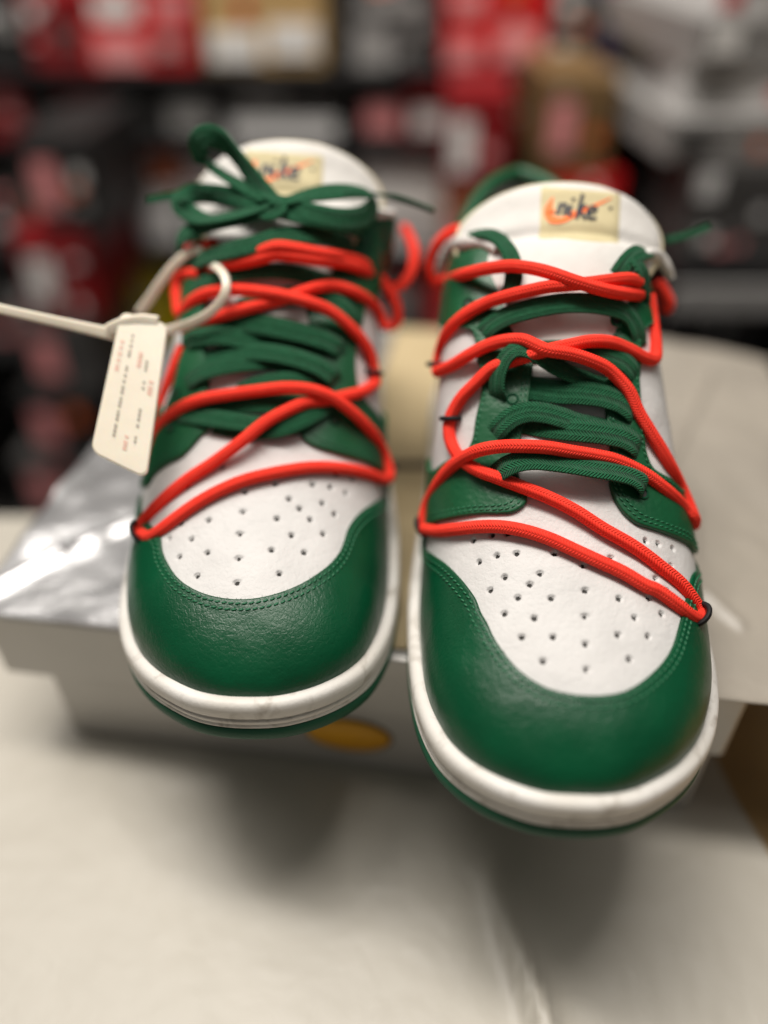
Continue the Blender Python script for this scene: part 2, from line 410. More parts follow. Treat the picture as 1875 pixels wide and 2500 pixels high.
# ---------------------------------------------------------------- shared shoe parts
MID = [(-8,5.6),(-1.2,5.6),(.2,5.9),(.5,6.4),(.5,7.0),(.1,7.6),(-.1,7.9),(.3,8.3),(.4,9.2),(.35,10.3),(-.8,10.7),(-.8,11.3),(.6,11.9),(.95,12.8),(.95,16),(.65,18.0),(-.2,19.4),(-1.6,20.1),(-3.6,20.2),(-5.2,20.0),(-9,19)]
OUT = [(-12,0),(-2.2,0),(-.6,.3),(.2,1.0),(.4,2.0),(.3,5.7),(-8,5.8)]
MID = [(o_, z_ if z_ > 19.9 else 6.7+(z_-5.6)*13.4/14.6) for o_, z_ in MID]; OUT = [(-12,0),(-2.2,0),(-.5,.3),(.4,1.0),(.7,2.0),(.6,6.8),(-8,6.9)]
PERF = {
 'L': [('T2',x,y) for x,y in ((605,555),(505,560),(412,665),(435,803),(375,873),(528,855),(730,695),(903,650),(1112,653),(1213,670),(1300,702),(981,735),(1168,758),(720,808),(1040,789),(912,845),(1100,850),(1237,820),(704,930),(308,957),(432,960),(995,938),(1173,931),(363,1060),(521,1037),(882,1022),(1067,1036),(697,1068),(465,1167),(926,1155),(689,1205),(1243,590),(1335,620),(495,755))],
 'R': [('T5',x,y) for x,y in ((365,872),(460,843),(537,835),(393,982),(484,950),(583,937),(776,938),(523,1058),(702,1039),(450,1123),(650,1094),(921,999),(590,1161),(759,1163),(932,1125),(1060,960),(1236,873),(1299,889),(1373,912),(1365,1000),(1285,1065),(1196,1103),(1102,1165),(1251,1163),(1345,1128))]
    + [('T6',x,y) for x,y in ((548,302),(696,322),(948,315),(1193,320),(1325,302),(634,416),(791,415),(1110,405),(1258,413),(952,450),(739,535),(1165,525),(956,577))]}
def toe_box(sh, perf):
    """dense white vamp with real perforation pits"""
    ys = np.linspace(16, 132, 300); ts = np.linspace(-.86, .86, 300)
    V = np.zeros((300, 300, 3)); NN = np.zeros_like(V)
    for i, y in enumerate(ys):
        for j, t in enumerate(ts): V[i, j] = sh.M @ body_pt(y, t, True)
    du = np.gradient(V, axis=0); dv = np.gradient(V, axis=1); NN = np.cross(du, dv); NN /= np.linalg.norm(NN, axis=2)[:, :, None]
    if NN[150, 150, 2] < 0: NN = -NN
    bump = np.array([[noise_mod.noise(Vector(V[i, j])*55)*.35+noise_mod.noise(Vector(V[i, j])*140)*.12 for j in range(300)] for i in range(300)])
    # flex creases across the vamp just below the throat
    yy = ys[:, None]*np.ones((1, 300)); tt = ts[None, :]*np.ones((300, 1))
    bump += .35*np.sin((yy-96)*.62+tt*3+bump*3)*np.exp(-((yy-104)/9)**2)*np.exp(-(tt/.45)**2)
    D = bump+.35
    holes = []
    for p in perf:
        h = sh.hit(*src(*p))
        if not h: continue
        c = np.array(h[0]); dist = np.linalg.norm(V-c, axis=2)*1000
        q = np.clip((1.16-dist)/.3, 0, 1); D -= 1.9*q*q*(3-2*q)
        D -= .05*np.exp(-((dist-1.5)/.8)**2); holes.append(h)
    V = V+NN*(D*MM)[:, :, None]
    F = grid(300, 300)
    f = F[45000]; P = V.reshape(-1, 3); a, b, c = P[f[0]], P[f[1]], P[f[2]]
    if np.dot(np.cross(b-a, c-a), NN.reshape(-1, 3)[f[0]]) < 0: F = [tuple(reversed(g)) for g in F]
    tb = sh.part('toe_box', P, F, M_white)
    for loc, n in holes:
        u = n.orthogonal().normalized(); v = n.cross(u); c = loc-n*(.95*MM)
        vs = [c-n*.0004]+[c+(u*math.cos(w)+v*math.sin(w))*.00112 for w in np.linspace(0, 2*math.pi, 12, endpoint=False)]
        sh.part('perforation', vs, [(0, 1+i, 1+(i+1) % 12) for i in range(12)], M_hole, parent=tb)
def build_base(sh, key):
    keep = []
    ny, nt = 150, 81
    for f in BODY_F:
        ym = sum(BODY_V[i].y for i in f)/4; j = f[0] % nt; t = -1+2*(j+.5)/(nt-1)
        if 22 < ym < 126 and abs(t) < .78: continue
        keep.append(f)
    sh.part('upper', BODY_V, keep, M_white, local=True)
    sh.part('midsole', *loft_rings(MID), M_rubber, local=True)
    # sole thread sits in the groove
    V = []; F = []; Q = ring(-.55, 11.65); n = 190
    Qr = [Vector(q) for q in spline([tuple(v) for v in Q], n*4, True)]
    for i in range(n): capsule(V, F, Qr[i*4], Qr[(i*4+3) % len(Qr)], .38, Vector((0, 0, 1)))
    o = sh.part('sole_stitching', V, F, M_mthread, local=True); o['kind'] = 'stuff'
    sh.part('outsole', *loft_rings(OUT, cap0=True), M_out, local=True)
    toe_box(sh, PERF[key])
for sh, key in ((left, 'L'), (right, 'R')): build_base(sh, key)

# ---------------------------------------------------------------- toe guards
def fuzz(sh, A, B, parent, n=260, th=1.3):
    V = []; F = []
    for i in range(n):
        u = random.random()*(len(A)-2); k = int(u); a = A[k].lerp(A[k+1], u-k); b = B[k]
        loc, nn = sh.near(a); d = (a-b).normalized(); d = (d+Vector((random.gauss(0, .5),)*3)*.6+(A[k+1]-A[k]).normalized()*random.gauss(0, .8)).normalized()
        L_ = random.uniform(.3, .95)*MM; s0 = loc+nn*(th*random.uniform(.5, 1)*MM)-d*.0003; w = (A[k+1]-A[k]).normalized()*.00009
        base = len(V); V += [s0-w, s0+w, s0+d*L_+nn*random.uniform(-.2, .5)*MM]; F.append((base, base+1, base+2))
    o = sh.part('edge_fuzz', V, F, M_edge, parent=parent); o['kind'] = 'stuff'
def guard(sh, inner):
    E1 = sh.pts(inner)
    n = 170; A = resample(E1, n)
    # sole line from the same ends
    Mi = sh.M.inverted(); E2 = []
    outl = [Vector((p[0], p[1], ZB-.5+spring(p[1]))) for p in inn]
    i0 = int(inn[:, 1].argmin()); seq = [outl[(i0+k) % NO] for k in range(-NO//2, NO//2)]
    lim_a, lim_b = (Mi @ A[0]), (Mi @ A[-1])
    seqw = [sh.M @ p for p in seq if p.y < (lim_a.y if p.x*lim_a.x > 0 else lim_b.y)]
    if (seqw[0]-A[0]).length > (seqw[-1]-A[0]).length: seqw.reverse()
    o, A, B, G = panel(sh, 'toe_guard', E1, seqw, M_green, th=1.5, n=n, k=30, ends=False)
    stitches(sh, [inset_curve(A, B, 2.0), inset_curve(A, B, 4.3)], o, 1.55, pitch=2.35)
    fuzz(sh, A, B, o)
    return o, A, B
guard(left, [('L',118,.93),('L',104,.86),('L',92,.74),('L',80,.66)] + [('T2',x,y) for x,y in ((262,945),(275,1030),(310,1110),(360,1180),(430,1235),(520,1275),(620,1297),(720,1303),(820,1293),(930,1265),(1040,1220),(1130,1165),(1210,1100),(1260,1035),(1290,960),(1310,900),(1345,845),(1395,795),(1445,762),(1480,738))] + [('L',104,-.86),('L',118,-.93)])
guard(right, [('L',118,-.93),('L',106,-.88)] + [('T5',x,y) for x,y in ((160,938),(230,990),(290,1050),(340,1110),(380,1170),(405,1235))] + [('T6',x,y) for x,y in ((462,340),(500,420),(545,490),(600,560),(670,620),(760,670),(850,695),(950,707),(1050,705),(1140,685),(1220,640),(1280,590),(1335,530),(1375,460),(1400,380),(1415,320),(1432,250))] + [('T5',1462,1050),('L',92,.78),('L',106,.88),('L',118,.95)])

# ---------------------------------------------------------------- eyestays with side wings
def eyestay(sh, e1, e2):
    o, A, B, G = panel(sh, 'eyestay', sh.pts(e1), sh.pts(e2), M_green2, th=2.1, n=170, k=22)
    stitches(sh, [inset_curve(A, B, 2.0), inset_curve(A, B, 4.0)], o, 2.15, pitch=2.2, r=.38)
    stitches(sh, [inset_curve(B, A, 2.0)], o, 2.15, pitch=2.2, r=.38)
    fuzz(sh, A, B, o, 160, 2.1)
    return o
eyestay(right, [('L',112,-.98)] + [('T5',x,y) for x,y in ((165,800),(250,768),(340,750),(420,742),(500,742),(565,736),(612,710),(636,675),(628,630),(605,580),(592,520),(592,450),(610,330),(630,270),(640,200),(655,80))] + [('T4',x,y) for x,y in ((665,1060),(668,980),(660,860),(655,760),(648,690))] + [('L',176,-.1),('L',186,-.06)],
        [('L',150,-.98),('L',143,-.9)] + [('T5',x,y) for x,y in ((175,520),(250,465),(330,430),(365,370),(385,250),(410,130),(405,0))] + [('T4',x,y) for x,y in ((392,1060),(378,940),(350,880),(280,870),(210,890),(178,930))] + [('L',176,-.66),('L',198,-.5)])
eyestay(right, [('L',118,.98)] + [('T5',x,y) for x,y in ((1470,935),(1430,888),(1350,850),(1290,828),(1240,812),(1180,790),(1120,740),(1085,690),(1062,640),(1048,590),(1050,520),(1050,430),(1035,330),(1030,240),(1020,120))] + [('T4',x,y) for x,y in ((1030,1120),(1045,1000),(1060,880),(1060,780),(1075,690))] + [('L',172,.2)],
        [('L',155,.98),('L',146,.9),('T5',1440,640),('T5',1400,610),('T5',1340,560),('T5',1262,510)] + [('T5',x,y) for x,y in ((1230,440),(1210,300),(1195,120),(1190,0))] + [('T4',x,y) for x,y in ((1195,1100),(1200,1000),(1205,900))] + [('L',168,.55),('L',178,.62),('L',190,.5)])
eyestay(left, [('L',118,.98)] + [('T2',x,y) for x,y in ((200,660),(228,610),(300,545),(390,498),(440,448),(495,385),(540,350),(548,310),(540,220),(530,110))] + [('TC',x,y) for x,y in ((370,1000),(350,860),(340,720),(330,560),(360,420),(400,300))] + [('L',172,.16)],
        [('L',150,.98),('L',140,.86),('L',128,.64)] + [('TC',x,y) for x,y in ((60,1240),(110,1100),(160,930),(190,800),(200,640))] + [('L',165,.55),('L',178,.62),('L',190,.5)])
eyestay(left, [('L',114,-.98)] + [('T2',x,y) for x,y in ((1480,590),(1440,555),(1380,525),(1310,503),(1230,480),(1150,455),(1080,422),(1048,385),(1060,330),(1080,240),(1090,150))] + [('TC',x,y) for x,y in ((1060,1000),(1050,880),(1040,720),(1030,560),(980,420),(960,300))] + [('L',172,-.2)],
        [('L',150,-.98),('L',142,-.88)] + [('TC',x,y) for x,y in ((1520,1270),(1450,1160),(1390,1090),(1350,1000),(1335,860),(1345,720),(1385,560),(1400,470))] + [('L',166,-.6),('L',178,-.64),('L',190,-.5)])
# ---------------------------------------------------------------- collar, heel
def collar_parts(sh):
    for sg in (-1, 1):
        ys = 176+113.8*np.sin(np.linspace(0, 1, 40)*math.pi/2)
        E1 = [sh.M @ body_pt(y, sg*.0001) for y in ys]; E2 = [sh.M @ body_pt(y, sg*.5) for y in ys]
        panel(sh, 'collar_overlay', E1, E2, M_green, th=1.6, n=60, k=10, ends=False)
        ys = 205+84.8*np.sin(np.linspace(0, 1, 30)*math.pi/2)
        panel(sh, 'heel_overlay', [sh.M @ body_pt(y, sg*(.55+.35*max(0, (240-y)/35)**1.5)) for y in ys], [sh.M @ body_pt(y, sg*.99) for y in ys], M_green, th=1.8, n=50, k=10, ends=False)
        # lining shell inside the ankle opening
        V = []; F = []
        yy = np.linspace(160, 288, 30); tt = np.linspace(0.26 if False else .0001, .95, 14)
        for y in yy:
            for t in tt:
                p = body_pt(y, sg*(max(t, .26) if y < 186 else t)); c = Vector((ridge_x(y), y, p.z)); d = (c-p); q = d.length
                V.append(p+d.normalized()*min(5, q*.5) if q > .01 else p)
        sh.part('lining', V, grid(30, 14), M_pad, local=True)
    rim = [body_pt(y, -.0001)+Vector((1.5, 0, .6)) for y in 186+103.9*np.sin(np.linspace(0, 1, 40)*math.pi/2)]+[body_pt(y, .0001)+Vector((-1.5, 0, .6)) for y in 186+103.9*np.sin(np.linspace(1, 0, 40)*math.pi/2)]
    V, F, U = tube(resample(rim, 140), 3.6, 12); sh.part('collar_rim', V, F, M_green2, local=True)
for sh in (left, right): collar_parts(sh)

def flap(sh, sg, amt):
    """ankle collar wing that spreads outward, leather outside and pale lining along its edge"""
    ys = np.linspace(160, 240, 34); ts = np.linspace(.02, .62, 14); V = []; rim = []
    for y in ys:
        for k, t in enumerate(ts):
            p = body_pt(y, sg*max(t, .0)); f = amt*math.exp(-((y-184)/24)**2)*(1-t/.62)**.8
            p = p+Vector((sg*(f+2.2), -f*.15, f*.15-(14*((180-y)/20)**2*(1-t/.62) if y < 180 else 0))); V.append(p)
            if k == 0: rim.append(p)
    inn_ = [v+Vector((-sg*2.6, 0, -.2)) for v in V]; n = len(V)
    F = grid(34, 14)+[tuple(reversed(q)) for q in grid(34, 14, off=n)]
    F += [(i*14, (i+1)*14, (i+1)*14+n, i*14+n) for i in range(33)]+[(j, j+1, j+1+n, j+n) for j in range(13)]
    o = sh.part('collar_wing', V+inn_, F, M_green, local=True)
    E_, F_, U_ = tube(resample([r_+Vector((-sg*1.4, 0, .2)) for r_ in rim], 50), 2.2, 10); sh.part('wing_binding', E_, F_, M_pad, local=True, parent=o)
flap(left, -1, 17)
# ---------------------------------------------------------------- tongues
def tongue(sh, cx, dz, quad):
    cl = interp([(0,130),(.25,150),(.5,168),(.66,182),(.8,192),(.92,198),(1,203)]); cz = interp([(0,99),(.25,116),(.5,127.5),(.66,133),(.8,138.5),(.92,143),(1,146)])
    def W_(v): return interp([(0,18),(.35,26),(.55,36),(.7,41),(1,41)])(v)*((1-max(0, (v-.72)/.285)**3.2)**(1/2.8) if v > .72 else 1)
    def pt(u, v, o=0):
        x = W_(v)*u; q = (x/41)**2; y = cl(v)+q*9; z = cz(v)-q*(4+10*v)+dz*v
        e = 1e-3; t = Vector((0, cl(min(v+e, 1))-cl(max(v-e, 0)), cz(min(v+e, 1))-cz(max(v-e, 0)))).normalized()
        n = Vector((2*x/41*.35, -t.z, t.y)).normalized()
        return Vector((ridge_x(y)+cx*min(1, v*1.3)+x, y, z))+n*o
    nu, nv = 41, 60; V = []; us = np.sin(np.linspace(-1, 1, nu)*math.pi/2); vs = np.linspace(0, 1, nv)
    def puff(u, v):
        e = max(0, 1-abs(u)**5)**.5*(1-max(0, (v-.85)/.15)**4)**.5
        return 1.2+4.2*e*(1-.55*math.exp(-((v-.635)/.035)**2))*min(1, .3+v*2)
    for sgn in (1, -1):
        for v in vs:
            for u in us: V.append(pt(u, v, puff(u, v)*(1 if sgn > 0 else -.7)))
    n0 = nu*nv; F = grid(nv, nu)+[tuple(reversed(f)) for f in grid(nv, nu, off=n0)]
    for i in range(nv-1):
        for j in (0, nu-1):
            q = (i*nu+j, (i+1)*nu+j, (i+1)*nu+j+n0, i*nu+j+n0); F.append(q if j == 0 else tuple(reversed(q)))
    for j in range(nu-1): F.append(((nv-1)*nu+j, (nv-1)*nu+j+1, (nv-1)*nu+j+1+n0, (nv-1)*nu+j+n0))
    tg = sh.part('tongue', V, F, M_pad, local=True)
    Wd = [sh.M @ v for v in V]
    me = tg.data; sg = 1
    Nn = [tg.data.vertices[i].normal.copy() for i in range(len(V))]
    if Nn[(nv//2)*nu+nu//2].z < 0: Nn = [-n for n in Nn]
    sh.extend(Wd[:n0], grid(nv, nu), Nn[:n0])
    edge = [pt(-1, v, .3) for v in np.linspace(.4, .985, 40)]+[pt(u, 1, .3) for u in np.linspace(-1, 1, 12)]+[pt(1, v, .3) for v in np.linspace(.985, .4, 40)]
    E_, F_, U_ = tube(resample(edge, 120), 2.0, 8); sh.part('tongue_piping', E_, F_, M_cream, local=True, parent=tg)
    bt = BVHTree.FromPolygons(Wd[:n0], grid(nv, nu))
    Q = [src(*q) for q in quad]
    def lab(a, b, off):
        x = (Q[0][0]*(1-a)+Q[1][0]*a)*(1-b)+(Q[3][0]*(1-a)+Q[2][0]*a)*b; y = (Q[0][1]*(1-a)+Q[1][1]*a)*(1-b)+(Q[3][1]*(1-a)+Q[2][1]*a)*b
        loc, n, fi, d = bt.ray_cast(CAMP, ray(x, y))
        if loc is None:
            p = CAMP+ray(x, y)*.32; loc, n, fi, d = bt.find_nearest(p)
        if n.dot(CAMP-loc) < 0: n = -n
        return loc+n*(off*MM)
    # label patch with folded edges
    V = []; n = 16
    for i in range(n+1):
        for j in range(n+1):
            e = -.3 if i in (0, n) or j in (0, n) else .8
            V.append(lab(min(max(j, .15), n-.15)/n if e > 0 else j/n, i/n, e))
    lb = sh.part('tongue_label', V, grid(n+1, n+1), M_tag, parent=tg)
    sw = spline([(.17,.22),(.10,.36),(.065,.5),(.085,.63),(.15,.71),(.26,.70),(.42,.59),(.62,.41),(.88,.14),(.62,.33),(.42,.46),(.30,.52),(.22,.52),(.175,.45),(.165,.34)], 60, True)
    tri = [Vector((a, b, 0)) for a, b in sw]; from_t = tessellate_polygon([tri])
    sh.part('swoosh_mark', [lab(a, b, 1.02) for a, b in sw], [tuple(f) for f in from_t], M_swo, parent=lb)
    strokes = [[(.225,.55),(.26,.34)],[(.245,.44),(.285,.345),(.325,.36),(.315,.46),(.305,.55)],[(.385,.36),(.365,.53),(.395,.57)],[(.515,.13),(.455,.60)],[(.475,.45),(.56,.33)],[(.49,.45),(.56,.60)],[(.60,.48),(.67,.44),(.675,.37),(.62,.36),(.59,.47),(.61,.58),(.69,.56)],[(.405,.22),(.41,.27)],[(.845,.34),(.855,.38)]]
    V = []; F = []
    for st in strokes:
        P = spline(st, 14); b0 = len(V)
        for i in range(14):
            t = P[min(i+1, 13)]-P[max(i-1, 0)]; t = t/np.linalg.norm(t*np.array([1.5, 1])); w = .027
            V += [lab(P[i][0]-t[1]*w*.8, P[i][1]+t[0]*w*1.4, 1.2), lab(P[i][0]+t[1]*w*.8, P[i][1]-t[0]*w*1.4, 1.2)]
        F += [(b0+2*i, b0+2*i+1, b0+2*i+3, b0+2*i+2) for i in range(13)]
    sh.part('lettering', V, F, M_navy, parent=lb)
tongue(right, 7, 0, [('T4',700,150),('T4',1118,182),('T4',1105,455),('T4',690,422)])
tongue(left, -1, 7, [('T1',650,138),('T1',1092,172),('T1',1082,430),('T1',655,400)])

# ---------------------------------------------------------------- flat green laces
R_ = right; L_ = left
lace(R_, 'TD', [(520,1010,-2),(530,940,3),(575,895,7),(670,852,9),(780,838,9),(900,850,8),(1050,872,8),(1200,897,8),(1350,920,7),(1470,955,6),(1530,1010,4),(1500,1070,-2)], w=8.5, twist=lambda u: 22*math.sin(u*math.pi))
lace(R_, 'TD', [(500,700,0),(555,620,4),(640,548,5),(740,515,5),(850,520,4.5),(960,548,4),(1080,590,3),(1180,612,1.5),(1300,640,.8),(1400,690,.5)], w=8.0)
lace(R_, 'TD', [(600,560,.6),(720,585,.8),(850,610,1.5),(980,628,3),(1120,640,5),(1280,660,5),(1400,690,4.5),(1480,745,3),(1490,800,-2)], w=8.9)
lace(R_, 'TD', [(560,470,-1),(535,380,4),(540,270,7),(585,160,9),(655,95,10),(735,95,9),(820,135,7),(920,200,5),(1030,255,4),(1140,295,2),(1250,340,1),(1380,420,.5)], w=7.1, twist=lambda u: 35*(1-u))
lace(R_, 'TD', [(620,330,.6),(800,358,1.2),(960,380,3),(1100,385,5),(1250,405,5),(1380,450,4.5),(1450,510,3),(1460,570,-2)], w=9.4)
lace(R_, 'TD', [(720,110,.6),(900,100,1),(1080,98,2.5),(1180,110,4),(1300,135,5),(1400,180,5),(1460,250,3),(1470,310,-1)], w=8.0)
lace(R_, 'T4', [(400,930,0),(430,880,3),(520,820,5),(640,780,6),(780,752,6),(900,745,6),(1040,760,6),(1140,800,5),(1195,880,4),(1205,970,0)], w=8.0)
lace(R_, 'TA', [(540,640,2),(620,580,4),(720,562,5),(830,575,6),(920,640,6),(985,740,5),(1010,880,5),(990,1000,4),(930,1090,1)], w=6.6, twist=lambda u: 40*(1-u))
lace(R_, 'TB', [(660,930,4),(760,790,8),(860,700,9),(950,680,8)], w=7.6)
lace(R_, 'TB', [(800,720,7),(870,830,10),(930,960,11),(965,1080,10),(975,1200,7),(960,1290,3)], w=7.1)
lace(L_, 'TC', [(110,1230,-1),(170,1200,3),(260,1205,4),(400,1222,5),(550,1242,5),(680,1262,4),(800,1278,2.5),(950,1270,1),(1100,1220,.5)], w=7.6)
lace(L_, 'TC', [(400,1260,.5),(560,1290,1),(740,1295,3),(850,1275,5),(960,1232,5.5),(1060,1180,5),(1140,1125,4),(1190,1080,0)], w=8.5)
lace(L_, 'TC', [(300,1120,1),(450,1110,3),(600,1120,4),(800,1120,4),(950,1090,3),(1100,1050,1)], w=7.6)
lace(L_, 'TC', [(560,1040,1),(660,1000,3),(780,968,4),(900,958,4),(1010,980,3),(1120,1040,1)], w=6.6)
lace(L_, 'TC', [(195,1040,-1),(225,970,3),(290,920,5),(400,880,5.5),(520,855,5),(640,840,4),(760,832,2),(900,850,1),(1100,920,.5)], w=8.0)
lace(L_, 'TC', [(230,880,.5),(340,830,1),(440,800,2),(560,782,4),(700,772,5),(850,790,6),(1000,830,6),(1120,880,5.5),(1200,945,4),(1220,1010,-1)], w=8.0)
lace(L_, 'TC', [(200,760,-1),(230,690,3),(350,665,5),(480,665,5),(620,692,4.5),(740,705,3),(840,700,1.5),(1000,700,.8),(1180,740,.5)], w=8.5)
lace(L_, 'TC', [(240,660,.5),(360,610,1),(480,590,2),(600,582,4),(720,592,5),(880,622,6),(1040,660,6),(1170,705,5),(1240,750,3),(1260,800,-1)], w=8.5)
lace(L_, 'TC', [(560,480,.5),(760,420,.8),(930,395,1.5),(1090,395,4),(1200,430,5),(1290,490,5),(1345,580,3),(1360,640,-1)], w=8.0)
lace(L_, 'TC', [(210,400,0),(260,335,3),(330,300,4),(450,260,4),(600,235,4),(800,225,4),(950,240,4),(1100,275,4),(1250,330,4),(1350,390,1)], w=6.6)
lace(L_, 'TC', [(235,200,3),(290,155,8),(390,118,10),(520,82,11),(680,42,11),('T1',850,612,10),('T1',960,602,9),('T1',1080,612,7),('T1',1200,645,5),('T1',1290,700,2)], w=8.0)
lace(L_, 'T1', [(300,700,3),(305,640,7),(340,595,9),(420,560,10),(540,530,11),(660,505,12),(770,465,13)], w=8.0)
lace(L_, 'T1', [(820,470,13),(950,500,13),(1100,540,12),(1230,560,10),(1310,620,6),(1330,700,2)], w=7.6)
# bow
lace(L_, 'T1', [(795,430,14),(740,350,16),(660,240,19),(580,140,22),(510,85,24),(450,72,25),(408,105,25),(420,180,23),(500,250,20),(620,325,17),(720,385,15),(790,425,14)], w=8.9, n=80, twist=lambda u: 25+40*math.sin(u*math.pi), name='bow_loop')
lace(L_, 'T1', [(780,425,14),(660,415,16),(520,390,18),(400,380,19),(320,400,19),(300,430,19),(345,475,18),(430,520,17),(560,515,16),(690,480,14),(780,440,14)], w=8.2, n=80, twist=lambda u: 20+20*math.sin(u*math.pi), name='bow_loop')
lace(L_, 'T1', [(790,430,14),(880,420,16),(1000,392,18),(1140,372,19),(1260,370,19),(1340,395,19),(1350,450,18),(1300,510,17),(1180,525,16),(1020,495,15),(880,455,14),(800,440,14)], w=9.5, n=80, twist=lambda u: 15+15*math.sin(u*math.pi), name='bow_loop')
lace(L_, 'T1', [(1180,375,19),(1320,378,20),(1450,400,21),(1560,430,22),(1680,475,22)], w=lambda u: 5-2.5*u, twist=lambda u: 55, name='lace_end')
lace(L_, 'T1', [(480,385,19),(350,385,20),(230,400,20),(130,420,20)], w=lambda u: 5-2*u, twist=lambda u: 50, name='lace_end')
lace(L_, 'T1', [(745,400,15),(790,395,18),(830,415,18),(840,455,17),(800,485,15),(750,470,14)], w=7.3, twist=lambda u: 10, name='knot')
lace(R_, 'T4', [(1340,430,-4),(1420,410,-6),(1500,385,-8),(1560,360,-10)], w=3.2, name='lace_end')

# ---------------------------------------------------------------- orange cord
cord(L_, 'T2', [(150,925),(195,945),(260,905),(350,835),(480,745),(600,680),(720,630),(850,595),(980,570),(1100,555),(1220,555),(1340,570),(1440,597),(1510,622),(1545,612),(1540,560,4),(1510,470,5),(1470,390,6),(1400,305,7),(1300,215,8),(1200,150,9),(1100,118,9),(960,108,9),(800,125,8),(650,145,8),(500,170,7),(400,205,6),(320,255,5),(265,315,4),(230,400,3),(200,500,2.5),(188,560,2)], n=220)
cord(L_, 'T2', [(135,940),(140,900),(170,850),(260,750),(400,630),(550,530,4),(700,420,6),(850,300,7),(980,230,7),(1080,190,6),(1180,180,5),(1290,155,4.5),(1400,125,4.5),(1465,80,4),('T1',1365,1385,4),('T1',1355,1330,4),('T1',1340,1260,4.5),('T1',1290,1170,5.5),('T1',1210,1085,7),('T1',1110,1010,9),('T1',980,960,10),('T1',860,930,9),('T1',740,912,8),('T1',600,902,7),('T1',520,908,6),('T1',440,925,5),('T1',370,965,4),('T1',325,1020,3.5),('T1',305,1030,3),('T1',293,960,3),('T1',287,880,3),('T1',310,830,3.5),('T1',370,815,4),('T1',420,820,3)], n=260)
cord(L_, 'T1', [(330,1120,2),(400,1085,3),(500,1052,5),(640,1010,6),(760,980,6),(870,950,6),(960,915,6),(1050,888,6),(1130,880,6),(1230,905,6),(1320,955,5),(1375,1010,4),(1405,1080,3.5),(1420,1110,3)], n=120)
cord(L_, 'T1', [(1425,1105,3.5),(1475,1085,4),(1480,1010,5),(1440,915,6),(1370,840,7),(1280,785,8),(1150,752,9),(1040,738,10),(940,722,10),(830,712,9),(740,735,8),(640,755,7),(540,770,5),(470,790,2)], n=130)
cord(L_, 'T1', [(1450,960,5),(1420,880,6),(1350,800,7),(1270,745,8),(1150,718,9.5),(1040,700,11),(940,680,11.5),(830,668,11),(740,695,9),(650,725,7),(560,750,5)], n=110)
cord(L_, 'T1', [(345,690,5),(390,675,6),(440,662,6),(490,655,4)], n=30)
cord(L_, 'T1', [(1515,560,-25),(1555,630,-20),(1575,710,-12),(1550,820,-4),(1490,890,2),(1420,905,4)], n=50)
cord(L_, 'T1', [(325,1205,2.5),(290,1290,3),(250,1400,3),(218,1490,3),(200,1560,2.5),('T2',250,270,2),('T2',225,370,1)], n=60)
cord(R_, 'T5', [(118,812),(180,822),(280,812),(400,800),(520,802),(640,825),(760,865),(880,920),(1000,975),(1120,1030),(1240,1100),('T6',1300,182),('T6',1400,252),('T6',1475,312),('T6',1512,322),('T6',1520,295),('T6',1490,245),('T6',1420,150),('T5',1310,1000),('T5',1240,945),('T5',1160,890),('T5',1020,810),('T5',880,720),('T5',740,650),('T5',600,595,4),('T5',480,550,5),('T5',400,520,5),('T5',330,480,4),('T5',280,430,3.5),('T5',250,370,3.2),('T5',240,300),('T5',248,250),('T5',270,200,3.5),('T5',310,140,4),('T5',370,80,4.5),('T5',425,25,5),('T4',470,1070,6),('T4',550,1042,7),('T4',640,1015,8),('T4',740,985,8),('T4',850,960,8),('T4',960,940,7),('T4',1060,945,6),('T4',1150,980,5),('T4',1230,1022,4),('T4',1282,1030,3.5),('T4',1288,970,4),('T4',1275,860,5),('T4',1265,770,6),('T4',1255,700,5)], n=420)
cord(R_, 'T4', [(1340,780,2),(1355,750,4),(1330,690,6),(1295,640,7)], n=30, r=2.6)
cord(R_, 'T4', [(178,1095),(260,1060,3.5),(340,1010,5),(440,960,6),(540,935,8),(620,935,9),(680,960,9.5),(740,985,10.5),(850,1003,10),(940,1030,9),(1030,1070,8),(1090,1120,7),(1150,1190,6),('T5',1200,220,4.5),('T5',1260,320,4),('T5',1310,400,4),('T5',1360,490,4),('T5',1410,590,4),('T5',1450,680,3.5),('T5',1476,745,3),('T5',1484,770,0),('T5',1482,790,-5)], n=180)
cord(R_, 'T4', [(180,1090),(185,1050),(205,960,3.5),(245,880,4),(310,815,5),(400,760,6),(500,722,8),(620,690,9),(740,665,9.5),(850,655,9.5),(950,645,10),(1050,632,10),(1150,625,9),(1200,640,7)], n=120)
cord(R_, 'T4', [(325,370,-16),(250,388,-8),(190,440,-2),(152,520,2),(143,590,6),(165,645,8),(240,626,9),(340,595,10),(450,570,10),(560,560,10),(660,570,11),(760,595,12),(860,630,12),(960,662,11.5),(1060,688,10.5),(1150,702,9),(1205,705,7)], n=140)
cord(R_, 'T5', [(118,800),(115,760),(128,700),(170,610),(230,520,4),(300,460,6),(390,415,9),(500,395,10),(620,393,11),(740,400,10),(860,420,8),(980,440,6),(1080,462,5),(1180,505,4),(1250,545,4),(1310,590,4),(1370,640,4),(1430,700,4),(1474,746,3),(1484,768,0),(1480,790,-5)], n=180)
for T, x, y, lf, tg, sh in (('T2',146,918,4.5,(10,-8),L_),('T1',1355,1345,4,(-2,10),L_),('T2',1540,570,4,(2,10),L_),('T5',120,800,4.5,(8,-6),R_),('T5',250,252,3.2,(0,10),R_),('T6',1505,302,4.5,(-8,-8),R_),('T4',180,1055,3.2,(0,10),R_)):
    loop(sh, T, x, y, lf, tg, face=.9 if lf > 4.2 else 0, rad=4.3 if lf > 4.2 else 3.6)
